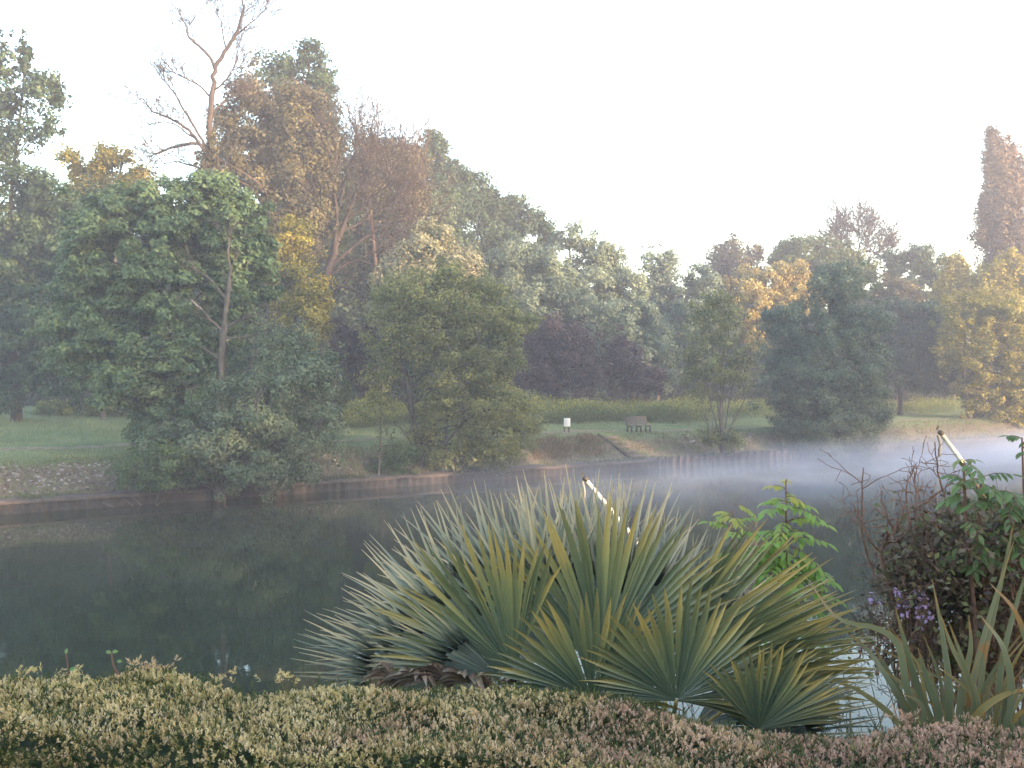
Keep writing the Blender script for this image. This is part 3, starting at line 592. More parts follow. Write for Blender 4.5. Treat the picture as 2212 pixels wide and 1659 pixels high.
tree('front_yellow_tree', 'yellow green open tree at the right edge in front of the feathery ones', (2095, 0), 87,
     [(2090, 680, 65, 60, 0, .85), (2170, 690, 60, 60, 0, .85), (2050, 760, 45, 45, 0, .6), (2130, 770, 80, 70, 0, .85), (2200, 780, 50, 80), (2110, 850, 45, 50), (2170, 870, 65, 55), (2060, 720, 40, 40, 0, .7), (2215, 880, 40, 50)], 'yellow', leaf=.17, dens=150, crad=.6, tr=.28, limbs=30, shell=.25, vshift=-.05)
tree('yellow_bush', 'left one of the two pale yellow green rounded bushes on the far grass', (125, 0), 70,
     [(125, 885, 46, 26), (105, 893, 30, 20)], 'rape', leaf=.12, dens=330, crad=.5, tr=.06, limbs=6, cat='bush')
tree('yellow_bush', 'right one of the two pale yellow green bushes, partly behind the large green tree', (215, 0), 70.5,
     [(220, 880, 55, 26), (270, 885, 36, 20)], 'rape', leaf=.12, dens=330, crad=.5, tr=.06, limbs=6, cat='bush')
tree('bank_bush', 'low rounded bush on the bank beside the steps, to their right', (1335, 0), 62.2,
     [(1338, 962, 16, 9), (1345, 968, 12, 8)], 'bush', leaf=.09, dens=500, crad=.25, tr=.03, limbs=4, cat='bush')
tree('flowering_bush', 'green bank plant with small white flowers left of the steps', (1262, 0), 61.2,
     [(1262, 985, 26, 16), (1235, 1000, 22, 12), (1283, 992, 16, 16), (1200, 1008, 20, 9), (1175, 985, 14, 8), (1290, 1006, 12, 8), (1215, 975, 10, 6)], 'bush', leaf=.09, dens=420, crad=.3, tr=.03, limbs=5, cat='bush')
mb = MB(); rng = np.random.default_rng(77); n_ = 90; c = np.stack([at(rng.normal(1258, 16), rng.normal(977, 8), 60.7 + .3 * rng.random()) for _ in range(n_)])
leaves(mb, c, rng.normal(size=(n_, 3)) + [0, -1, 1], .09, rng, rng.random(n_), .9)
m, t, o = nodes('white_petals'); principled(t, o, (.7, .72, .7), .6, trans=.3); M['petal'] = m
mb.build('blossom', m, bpy.data.objects['flowering_bush'])
# far wood closing the view and trees beyond both picture edges
mb = MB(); rng = np.random.default_rng(90)
wb = [(x_, 780 + 35 * math.sin(x_ * .013) + 12 * rng.normal(), 95, 75, rng.uniform(-6, 10)) for x_ in range(-60, 2420, 75)]
wb += [(x_, 620 + 25 * rng.normal(), 90, 90, rng.uniform(0, 10)) for x_ in range(-60, 1250, 85)]
wb += [(x_, 570 + 20 * rng.normal(), 80, 90, -26) for x_ in range(60, 720, 65)]
wb += [(x_, 838, 70, 26, rng.uniform(-12, -4)) for x_ in range(-60, 2420, 60)]
wb += [(x_, 800 + 10 * rng.normal(), 70, 60, -30) for x_ in range(-60, 1130, 60)] + [(x_, 690 + 25 * rng.normal(), 80, 85, -28) for x_ in range(-60, 1130, 70)] + [(x_, 700 + 15 * rng.normal(), 80, 70, 6) for x_ in range(1400, 2420, 70)]
crown(mb, wb, 116, rng, .42, 40, 1.9)
tag(mb.build('far_woodland', M['wood']), 'dark mass of trees far behind the meadow', 'woodland', kind='stuff')

# ------------------------------------------------------------------ sign and bench
def plain(name, c, r=.6): m, t, o = nodes(name); f = noise(t, 14, 4, .6); principled(t, o, mixc(t, .25, c, ramp(t, f, [(.3, (.5, .5, .5)), (.7, (1, 1, 1))]), 'MULTIPLY'), r); return m
M['white'] = plain('white_board', (.72, .75, .78)); M['dwood'] = plain('dark_wood', (.05, .04, .035), .8); M['bwood'] = plain('weathered_bench_wood', (.13, .11, .105), .8)
M['ink'] = plain('faded_print', (.48, .50, .53), .7)
xs, ys = (1225 - CX) / F * 63.2, 63.2; zs = float(zg(xs, ys)); sg = empty('notice_board', (xs, ys, zs), 'small white notice on two dark posts on the grass left of the bench', 'sign')
sx = np.array([math.cos(.08), math.sin(.08), 0]); sy = np.array([-sx[1], sx[0], 0])
for k_ in (-.17, .12):
    m_ = MB(); box(m_, np.array([xs, ys, zs + .38]) + sx * k_ + sy * .05, (.07, .06, .80 if k_ > 0 else .98), sx, sy, bev=.008); m_.build('post', M['dwood'], sg)
m_ = MB(); box(m_, np.array([xs, ys, zs + .66]), (.42, .025, .54), sx, sy, bev=.008); pn = m_.build('panel', M['white'], sg)
m_ = MB()
for i in range(6): box(m_, np.array([xs, ys, zs + .86 - i * .075]) - sy * .016 + sx * (-.02 if i % 2 else 0), (.30 - .05 * (i % 3), .004, .014), sx, sy)
m_.build('print', M['ink'], pn)
bxx, byy = (1381 - CX) / F * 65.2, 65.2; bz = float(zg(bxx, byy)); bn = empty('park_bench', (bxx, byy, bz), 'weathered wooden bench with slatted back on the far bank facing the river', 'bench')
C0 = np.array([bxx, byy, bz]); fx = np.array(AX); fy = np.array(AY)
m_ = MB()
for i in range(4): box(m_, C0 + fy * (-.18 + i * .125) + [0, 0, .46], (1.85, .10, .04), fx, fy)
m_.build('seat', M['bwood'], bn)
m_ = MB(); tl = unit(fy * .22 + np.array([0, 0, 1.])); tn = np.cross(fx, tl)
for i in range(4): box(m_, C0 + fy * (.29 + i * .03) + [0, 0, .58 + i * .135], (1.85, .03, .10), fx, -tn, tl)
m_.build('backrest', M['bwood'], bn)
for s_ in (-.8, 0, .8):
    m_ = MB(); box(m_, C0 + fx * s_ - fy * .17 + [0, 0, .20], (.08, .08, .46), fx, fy); box(m_, C0 + fx * s_ + fy * .26 + [0, 0, .20], (.08, .08, .46), fx, fy)
    box(m_, C0 + fx * s_ + fy * .05 + [0, 0, .395], (.07, .5, .07), fx, fy); m_.build('leg', M['dwood'], bn)
    m_ = MB(); box(m_, C0 + fx * s_ + fy * .36 + [0, 0, .74], (.05, .05, .60), fx, -tn, tl); m_.build('back_post', M['dwood'], bn)

# ------------------------------------------------------------------ foreground: yew hedge
def yew_mat():
    m, t, o = nodes('yew_shoots')
    v = attr(t, 'var'); l = attr(t, 'len')
    n1 = noise(t, 2.2, 3, .6); n2 = noise(t, 1.1, 2, .5, stretch=(1, 1, 1))
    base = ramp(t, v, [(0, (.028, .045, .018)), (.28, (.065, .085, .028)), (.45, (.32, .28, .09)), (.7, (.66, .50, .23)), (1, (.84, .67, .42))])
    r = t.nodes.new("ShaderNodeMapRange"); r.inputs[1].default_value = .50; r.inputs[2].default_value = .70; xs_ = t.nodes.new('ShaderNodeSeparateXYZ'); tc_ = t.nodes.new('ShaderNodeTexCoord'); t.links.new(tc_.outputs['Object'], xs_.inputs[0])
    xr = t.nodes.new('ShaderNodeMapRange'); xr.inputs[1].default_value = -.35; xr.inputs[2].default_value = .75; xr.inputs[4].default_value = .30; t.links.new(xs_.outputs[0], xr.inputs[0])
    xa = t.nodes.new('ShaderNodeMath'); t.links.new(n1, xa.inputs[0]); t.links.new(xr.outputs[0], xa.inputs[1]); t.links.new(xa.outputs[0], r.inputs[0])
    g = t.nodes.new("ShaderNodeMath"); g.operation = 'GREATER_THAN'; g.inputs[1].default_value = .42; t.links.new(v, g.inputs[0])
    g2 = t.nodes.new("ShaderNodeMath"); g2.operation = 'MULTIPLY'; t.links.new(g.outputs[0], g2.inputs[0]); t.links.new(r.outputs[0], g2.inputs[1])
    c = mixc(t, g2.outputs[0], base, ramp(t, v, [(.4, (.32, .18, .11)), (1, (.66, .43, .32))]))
    principled(t, o, c, .6, trans=.3, spec=.3); return m
M['yew'] = yew_mat()
# hedge frame: runs from far left to near right
HB = lambda X: np.interp(X, [-2.2, -1.45, 0, .25, .45, 1.25, 2.1], [2.80, 2.76, 2.66, 2.55, 2.42, 2.33, 2.26])                       # back edge depth at X
def hedge_h(X, Y):
    return 4.872 + .016 * np.sin(X * 5.1 + 1) + .014 * np.sin(X * 11 + Y * 7) + .010 * np.sin(Y * 23 + X * 17)
rng = np.random.default_rng(200)
mb = MB()
def shoots(mb_, P, D, L_, nn, ww, rng, vbase):
    """each shoot: nn needles round its stem; P bases, D directions"""
    n = len(P); D = unit(D); r = rng.normal(size=(n, 3)); A = unit(np.cross(D, r)); B = np.cross(D, A)
    for k in range(nn):
        u = (k + .6) / nn; an = k * 2.4 + rng.uniform(0, 6, n); s = np.cos(an)[:, None] * A + np.sin(an)[:, None] * B
        out = unit(s * (.95 - .45 * u) + D * (.45 + .8 * u)); q = P + D * (L_ * u * .85)[:, None]
        ln = (L_ * (.62 - .22 * u) * (.8 + .4 * rng.random(n)))[:, None]; wv = np.cross(out, D + .01); wv = unit(wv) * ww * .5
        mid = q + out * ln * .5; tip = q + out * ln
        v = np.stack([q, mid + wv, tip, mid - wv], 1)
        var = np.clip(vbase + .10 * u + .05 * rng.normal(size=n), 0, 1)
        mb_.add(v.reshape(-1, 3), np.arange(n * 4).reshape(n, 4), a=np.repeat(var, 4), b=u)
# surface points on top, rounded front
n_ = 58000
X = rng.uniform(-2.1, 2.0, n_); s = rng.uniform(-.42, .62, n_)          # s: metres from the back edge towards the camera; below 0 = back face, over .5 = front face
s = rng.uniform(-.18, .98, n_)
TH = np.interp(X, [-2, -.6, .4], [.40, .48, .60]); dep = np.clip(s, 0, TH); Yb_ = HB(X)
rc = .13                                                                # rounded shoulder
fr = np.clip(s - TH, 0, None); bk_ = np.clip(-s, 0, None)
y_ = Yb_ - dep - .10 * (1 - np.exp(-fr / .12)) + .05 * (1 - np.exp(-bk_ / .1)); z_ = hedge_h(X, y_) - np.maximum(fr - .02, 0) * .95 - bk_ * .9 - .05 * np.exp(-dep / .05) 
nf = np.clip(fr / .15, 0, 1); nb_ = np.clip(bk_ / .1, 0, 1)
D = np.stack([rng.normal(size=n_) * .35, -.9 * nf + .8 * nb_ - .15 + rng.normal(size=n_) * .35, 1.0 - .35 * nf + 0 * X], -1)
P = np.stack([X, y_, z_ - .02 * rng.random(n_)], -1)
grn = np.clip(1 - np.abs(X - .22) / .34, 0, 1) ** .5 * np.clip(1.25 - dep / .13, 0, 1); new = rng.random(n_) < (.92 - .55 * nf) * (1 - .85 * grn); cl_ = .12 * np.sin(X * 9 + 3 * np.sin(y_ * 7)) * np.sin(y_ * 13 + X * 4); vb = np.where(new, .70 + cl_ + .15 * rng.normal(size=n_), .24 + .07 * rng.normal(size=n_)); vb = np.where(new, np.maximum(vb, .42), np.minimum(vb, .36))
L_ = np.where(new, .010 + .008 * rng.random(n_), .018 + .014 * rng.random(n_))
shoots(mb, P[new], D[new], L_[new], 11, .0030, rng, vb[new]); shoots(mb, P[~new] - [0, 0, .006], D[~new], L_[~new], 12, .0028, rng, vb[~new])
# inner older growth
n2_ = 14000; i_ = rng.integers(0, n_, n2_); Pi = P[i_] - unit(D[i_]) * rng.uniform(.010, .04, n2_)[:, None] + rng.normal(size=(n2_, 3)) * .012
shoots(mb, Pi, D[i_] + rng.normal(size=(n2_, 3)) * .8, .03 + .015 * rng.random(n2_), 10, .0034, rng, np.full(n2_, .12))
# sprigs growing out at the back edge
for (sxp, syp, cnt) in ((330, 1436, 14), (315, 1440, 10), (60, 1450, 6), (150, 1455, 9), (480, 1462, 5), (600, 1462, 5), (1960, 1545, 7), (2100, 1560, 9)):
    Yh = HB((sxp - CX) / F * 2.8); b_ = at(sxp, syp + 26, Yh); a_ = at(sxp + 4, syp, Yh)
    n3 = cnt * 2; u = rng.random(n3); P3 = b_ + (a_ - b_) * u[:, None] + np.stack([rng.normal(size=n3) * .022, rng.normal(size=n3) * .01, 0 * u], -1)
    shoots(mb, P3, np.stack([rng.normal(size=n3) * .8, rng.normal(size=n3) * .4, .5 + 0 * u], -1), np.full(n3, .026), 12, .003, rng, .62 + .1 * rng.random(n3))
hr = empty('yew_hedge', (0, 2.4, 4.1), 'clipped hedge with beige and pinkish new shoots across the foreground', 'hedge')
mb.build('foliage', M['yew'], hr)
mb = MB(); rng = np.random.default_rng(201)
for _ in range(500):                                                   # woody stems inside
    X_ = rng.uniform(-2.1, 2.0); Y_ = HB(X_) - rng.uniform(.08, .5); p = np.array([X_, Y_, 4.1]); q = p + [rng.normal() * .12, rng.normal() * .08, rng.uniform(.5, .68)]
    tube(mb, limb(p, q, rng, 0, 5), .007, .003, 4)
mb.build('stem', M['dbark'], hr)
# dense inner body of old foliage
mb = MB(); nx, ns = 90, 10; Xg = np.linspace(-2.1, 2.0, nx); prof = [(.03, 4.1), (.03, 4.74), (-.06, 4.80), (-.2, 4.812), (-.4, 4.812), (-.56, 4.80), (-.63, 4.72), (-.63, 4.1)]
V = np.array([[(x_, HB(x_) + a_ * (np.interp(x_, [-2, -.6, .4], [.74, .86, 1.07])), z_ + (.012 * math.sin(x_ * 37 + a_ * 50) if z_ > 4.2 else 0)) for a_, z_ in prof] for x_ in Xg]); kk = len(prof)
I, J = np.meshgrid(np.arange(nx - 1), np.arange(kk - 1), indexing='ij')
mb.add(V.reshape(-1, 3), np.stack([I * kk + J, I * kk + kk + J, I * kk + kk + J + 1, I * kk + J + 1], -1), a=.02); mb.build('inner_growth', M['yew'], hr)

# weeds poking from the hedge
M['weed'] = leaf_mat('weed_leaves', G((.06, .14, .05), (.12, .24, .09), (.22, .30, .12)), trans=.4)
M['rstem'] = bark_mat('reddish_stem', (.12, .06, .045), (.26, .15, .11), 30)
def broadleaf(mb_, c, d, nrm, L_, W_, var, tipu=1.0):
    d = unit(np.asarray(d, float)); nrm = unit(np.asarray(nrm, float) - np.dot(nrm, d) * d); s = np.cross(d, nrm)
    us = [0, .25, .55, .8, 1.0]; ws = [.02, .8, 1, .55, 0.02]; v = []
    for u, w_ in zip(us, ws):
        m0 = c + d * L_ * u - nrm * L_ * .18 * u * u
        v += [m0 - s * W_ * .5 * w_ + nrm * W_ * .12 * w_, m0, m0 + s * W_ * .5 * w_ + nrm * W_ * .12 * w_]
    q = []
    for i in range(4): q += [(i * 3, i * 3 + 1, i * 3 + 4, i * 3 + 3), (i * 3 + 1, i * 3 + 2, i * 3 + 5, i * 3 + 4)]
    mb_.add(v, q, a=var, b=np.repeat(us, 3))
def weed(label, pts, lv, Y, seed, r=.0035):
    rng = np.random.default_rng(seed); c_ = [at(p[0], p[1], Y) for p in pts]; root = empty('hedge_weed', c_[0], label, 'weed', 'weeds growing through the hedge')
    m_ = MB(); tube(m_, spline(c_, 10), r, r * .5, 6); m_.build('stem', M['rstem'], root, smooth=True)
    for (px, py, L_, dx, dz, var) in lv:
        m_ = MB(); broadleaf(m_, at(px, py, Y - .005), (dx, .2 * rng.normal(), dz), (.1, -1, .5), L_ * .8, L_ * .5, var)
        m_.build('leaf', M['weed'], root)
weed('reddish stalk with small green leaves at the left of the hedge', [(142, 1500), (143, 1470), (144, 1445), (140, 1412)], [(146, 1452, .03, 1, .5, .5), (148, 1462, .026, 1, -.3, .8), (140, 1414, .02, .1, 1, .9), (105, 1480, .035, -.5, -.2, .1), (115, 1495, .03, .5, -.4, .1)], 2.86, 1)
weed('pale bent stalk with two yellowish leaves above the hedge', [(262, 1500), (255, 1465), (243, 1440), (238, 1410)], [(238, 1412, .022, -1, .3, .95), (240, 1410, .022, 1, .2, .9), (250, 1430, .02, .8, 0, .8)], 2.84, 2, .005)
weed('curved woody stalk lying over the hedge top', [(195, 1502), (225, 1498), (255, 1480), (268, 1460)], [(300, 1506, .04, 1, -.1, .6), (290, 1500, .03, -.5, .2, .3)], 2.72, 3)

# ------------------------------------------------------------------ foreground: fan palm
def palm_mat(name, base, mid, tip, spot=.5):
    m, t, o = nodes(name)
    l = attr(t, 'len'); v = attr(t, 'var')
    n_ = noise(t, 90, 2, .6); n2 = noise(t, 9, 3, .6)
    ad = t.nodes.new("ShaderNodeMath"); ad.operation = 'MULTIPLY_ADD'; ad.inputs[1].default_value = .30; t.links.new(n2, ad.inputs[0]); t.links.new(l, ad.inputs[2])
    ad2 = t.nodes.new("ShaderNodeMath"); ad2.operation = 'MULTIPLY_ADD'; ad2.inputs[1].default_value = .30; t.links.new(v, ad2.inputs[0]); t.links.new(ad.outputs[0], ad2.inputs[2])
    sc_ = t.nodes.new('ShaderNodeMath'); sc_.operation = 'MULTIPLY'; sc_.inputs[1].default_value = .77; t.links.new(ad2.outputs[0], sc_.inputs[0])
    c = ramp(t, sc_.outputs[0], [(.48, base), (.74, mid), (.94, tip)])
    dk = mixc(t, v, (.62, .68, .74), (1.38, 1.32, 1.22)); c = mixc(t, 1.0, c, dk, 'MULTIPLY')
    r = t.nodes.new("ShaderNodeMapRange"); r.inputs[1].default_value = .68; r.inputs[2].default_value = .72; t.links.new(n_, r.inputs[0])
    ml = t.nodes.new("ShaderNodeMath"); ml.operation = 'MULTIPLY'; ml.inputs[1].default_value = spot; t.links.new(r.outputs[0], ml.inputs[0])
    c = mixc(t, ml.outputs[0], c, (.12, .06, .015))
    geo = t.nodes.new("ShaderNodeNewGeometry")
    p = principled(t, o, c, .36, trans=.22, spec=.6); return m
M['palmg'] = palm_mat('palm_green', (.12, .155, .095), (.20, .21, .10), (.37, .28, .10))
M['palmb'] = palm_mat('palm_bluish', (.22, .25, .225), (.34, .35, .28), (.50, .41, .29), .35)
M['palmd'] = palm_mat('palm_dead', (.20, .13, .09), (.24, .16, .12), (.32, .24, .18), .2)
pr = empty('fan_palm', (.35, 3.15, 3.85), 'spiky fan palm with yellow tipped leaves behind the hedge', 'palm')
def fan(hub, mid, Y, spread, nseg, mat, seed, tilt=.0, yaw=0., droop=.04, toY=0., asym=0., Rk=1.07, join=.48, fold=.55, name='leaf', petiole=None, jag=.10, wk=1.0):
    """hub and middle tip in view units; Y hub depth, toY the depth change towards the tip; yaw turns the fan plane about its axis"""
    rng = np.random.default_rng(seed); h = at(hub[0], hub[1], Y); tp = at(mid[0], mid[1], Y + toY); ax_ = tp - h; R = np.linalg.norm(ax_) * Rk; ax_ = unit(ax_)
    side = unit(np.cross(ax_, np.array([0, 1., 0]))); nr = np.cross(side, ax_)
    cs, sn = math.cos(yaw), math.sin(yaw); side, nr = side * cs + nr * sn, nr * cs - side * sn
    if nr[1] > 0: nr = -nr
    back = mat == 'palmb'; nseg = int(nseg * (1.2 if back else 1.12)); join = .44 if back else .58; jag = jag if name != 'leaf' else .05
    m_ = MB(); us = np.array([0.02, .14, .3, .45, join, .70, .80, .91, 1.0]); da = spread / nseg; axv = rng.normal() * .5
    for i in range(nseg):
        a = -spread / 2 + (i + .5) * da + asym; aj = a + rng.normal() * .012
        d0 = unit(math.cos(aj) * ax_ + math.sin(aj) * side - nr * tilt * (1 - math.cos(a)) * .6 )
        sd = unit(-math.sin(aj) * ax_ + math.cos(aj) * side)
        L_ = R * (.74 + .26 * math.cos(a * .75)) * (1 + rng.normal() * jag * .6)
        tw_ = rng.normal() * .25; bend = rng.normal() * .07; bn_ = rng.normal() * .06
        if rng.random() < .08: bn_ += rng.uniform(-.1, .35); bend *= 3; L_ *= .9
        s2 = unit(sd * math.cos(tw_) + nr * math.sin(tw_))
        v = []
        wmax = join * math.tan(da / 2) * 1.10 * wk
        for u in us:
            if u <= join: wd = L_ * u * math.tan(da / 2) * 1.04; fo = fold; ss = sd
            else: 
                q_ = (u - join) / (1 - join); wd = L_ * wmax * (1 - q_ ** 1.6) * (1 - .12 * q_) + .0006; fo = fold * (1 + .5 * q_); ss = unit(sd * (1 - q_) + s2 * q_)
            q_ = max(0, u - join); c = h + d0 * L_ * u + sd * bend * L_ * q_ ** 2 + nr * bn_ * L_ * q_ + np.array([0, 0, -1.]) * droop * L_ * u ** 3 * (1 + 2 * abs(math.sin(a)))
            v += [c - ss * wd + nr * wd * fo, c - nr * wd * fo * .6, c + ss * wd + nr * wd * fo]
        q = []
        for j in range(len(us) - 1): q += [(j * 3, j * 3 + 1, j * 3 + 4, j * 3 + 3), (j * 3 + 1, j * 3 + 2, j * 3 + 5, j * 3 + 4)]
        m_.add(v, q, a=np.clip(.5 + .3 * rng.normal(), 0, 1), b=np.repeat(us, 3))
    lf = m_.build(name, M[mat], pr)
    if petiole is not False:
        e = at(*petiole) if petiole else np.array([.35 + .1 * rng.normal(), 3.15 + .1 * rng.normal(), 4.15])
        m_ = MB(); P = spline([e, (e + h) / 2 + np.array([0, 0, .03]), h], 8); tube(m_, P, .009, .006, 6); m_.build('leaf_stalk', M['palmg'], lf, smooth=True)
    return lf
rad = math.radians
# back fans first
fan((1215, 1400), (1170, 1045), 3.55, rad(105), 24, 'palmb', 301, toY=.1, yaw=.2)
fan((1300, 1390), (1330, 1050), 3.6, rad(95), 22, 'palmb', 302, toY=.15, yaw=-.3)
fan((1120, 1400), (960, 1075), 3.45, rad(95), 24, 'palmb', 303, toY=.05, yaw=.25, tilt=.3)
fan((1420, 1400), (1510, 1130), 3.5, rad(110), 24, 'palmb', 304, toY=.15, yaw=-.4)
fan((1480, 1400), (1640, 1185), 3.5, rad(90), 22, 'palmb', 305, toY=.1, yaw=-.5)
fan((1040, 1420), (790, 1245), 3.3, rad(80), 22, 'palmb', 306, toY=.05, yaw=.35)
fan((960, 1455), (700, 1330), 3.3, rad(75), 22, 'palmb', 307, toY=0, yaw=.5, droop=.06)
fan((930, 1475), (650, 1405), 3.25, rad(50), 16, 'palmb', 308, toY=.05, yaw=.4, droop=.02)
fan((1440, 1480), (1860, 1345), 3.2, rad(70), 20, 'palmg', 309, toY=-.1, yaw=-.6)
fan((1430, 1440), (1760, 1230), 3.25, rad(80), 24, 'palmg', 310, toY=0, yaw=-.35)
fan((1180, 1420), (1070, 1090), 3.4, rad(80), 22, 'palmb', 318, toY=.0, yaw=.1)
fan((1330, 1420), (1420, 1110), 3.4, rad(80), 22, 'palmb', 319, toY=.05, yaw=-.2)
fan((1030, 1440), (850, 1130), 3.5, rad(60), 18, 'palmb', 320, toY=.05, yaw=.3)
fan((1560, 1520), (1860, 1400), 3.2, rad(70), 20, 'palmg', 321, toY=.0, yaw=-.5)
fan((1600, 1600), (1900, 1555), 3.0, rad(80), 20, 'palmb', 322, toY=.0, yaw=-.5)
fan((1500, 1570), (1700, 1570), 3.1, rad(120), 20, 'palmb', 323, toY=.0, yaw=.2)
fan((1380, 1540), (1200, 1530), 3.1, rad(120), 20, 'palmb', 324, toY=.0, yaw=.2)
fan((1290, 1400), (1275, 1015), 3.45, rad(55), 18, 'palmb', 325, toY=.05, yaw=.1)
fan((1340, 1400), (1345, 1045), 3.4, rad(60), 18, 'palmb', 326, toY=.05, yaw=-.1)
fan((1200, 1410), (1150, 1035), 3.5, rad(60), 16, 'palmb', 327, toY=.05, yaw=.1)
# the big front ones
fan((1300, 1440), (1310, 1080), 3.1, rad(120), 30, 'palmg', 311, toY=-.05, yaw=0, tilt=.2)
fan((1110, 1450), (900, 1190), 3.05, rad(115), 30, 'palmg', 312, toY=-.05, yaw=.25, tilt=.2)
fan((1085, 1470), (830, 1370), 3.0, rad(70), 18, 'palmb', 313, toY=-.05, yaw=.5)
fan((1280, 1512), (1280, 1278), 2.86, rad(215), 36, 'palmg', 314, toY=-.08, yaw=0, tilt=.35, petiole=(1290, 1640, 2.95))
fan((1462, 1515), (1500, 1270), 2.84, rad(210), 36, 'palmg', 315, toY=-.06, yaw=-.1, tilt=.35, petiole=(1450, 1640, 2.95))
fan((1640, 1580), (1730, 1405), 2.78, rad(130), 26, 'palmg', 316, toY=-.05, yaw=-.2, tilt=.3, petiole=(1600, 1680, 2.85))
fan((1560, 1540), (1800, 1475), 2.95, rad(100), 20, 'palmg', 317, toY=0, yaw=-.4)
# dead hanging leaves
for i, (hx_, hy_, mx_, my_, Y_) in enumerate(((905, 1468, 860, 1430, 3.0), (960, 1470, 905, 1450, 2.98), (1010, 1478, 980, 1432, 2.97), (1060, 1490, 1020, 1470, 2.95), (1110, 1500, 1130, 1455, 2.95), (850, 1470, 790, 1462, 3.0), (1180, 1500, 1150, 1468, 2.93), (1220, 1515, 1200, 1475, 2.95), (940, 1470, 960, 1440, 3.02))):
    fan((hx_, hy_), (mx_, my_), Y_, rad(150), 9, 'palmd', 330 + i, toY=-.04, yaw=.5 * (-1) ** i, droop=.3, fold=1.2, petiole=False, name='dead_leaf', Rk=1.3, jag=.3)
m_ = MB(); P = spline([(.30, 3.15, 3.7), (.33, 3.15, 4.0), (.38, 3.12, 4.3)], 10); tube(m_, P, .13, .08, 10); m_.build('trunk', M['dbark'], pr)

# ------------------------------------------------------------------ foreground: flax with strap leaves
def flax_mat():
    m, t, o = nodes('flax_leaves'); l = attr(t, 'len'); v = attr(t, 'var'); n_ = noise(t, 6, 3, .6)
    c = ramp(t, v, [(0, (.10, .12, .06)), (.5, (.19, .19, .105)), (.8, (.28, .22, .08)), (1, (.48, .24, .05))])
    tipc = ramp(t, l, [(.0, (1, 1, 1)), (.75, (1, 1, 1)), (.9, (1.5, .95, .7)), (1, (1.6, 1.1, .9))]); c = mixc(t, 1.0, c, tipc, 'MULTIPLY')
    r = t.nodes.new("ShaderNodeMapRange"); r.inputs[1].default_value = .6; r.inputs[2].default_value = .68; t.links.new(n_, r.inputs[0]); c = mixc(t, r.outputs[0], c, (.30, .15, .05))
    principled(t, o, c, .42, trans=.2, spec=.5); return m
M['flax'] = flax_mat()
fr_ = empty('flax_plant', (1.35, 3.1, 3.9), 'clump of long grey green strap leaves with orange edges at the right edge', 'plant')
def strap(pts, wd, var, seed):
    rng = np.random.default_rng(seed); c_ = [at(*p) for p in pts]; P = spline(c_, 18); tg = unit(np.gradient(P, axis=0)); vw = np.array([.15 * rng.normal(), -1, .2])
    s_ = unit(np.cross(tg, vw)); nr = np.cross(s_, tg); u = np.linspace(0, 1, 18); w_ = wd * .27 * np.minimum(1, .8 + u) * np.clip(1 - u ** 2.0, 0, 1) + .0006
    V = np.stack([P - s_ * w_[:, None] - nr * w_[:, None] * .25, P - s_ * w_[:, None] * .82 - nr * w_[:, None] * .35, P, P + s_ * w_[:, None] * .82 - nr * w_[:, None] * .35, P + s_ * w_[:, None] - nr * w_[:, None] * .25], 1)
    m_ = MB(); I, J = np.meshgrid(np.arange(17), np.arange(4), indexing='ij'); va = np.tile([1., var, var * .9, var, 1.], 18)
    m_.add(V.reshape(-1, 3), np.stack([I * 5 + J, I * 5 + 5 + J, I * 5 + 6 + J, I * 5 + J + 1], -1), a=va, b=np.repeat(u, 5)); m_.build('leaf', M['flax'], fr_)
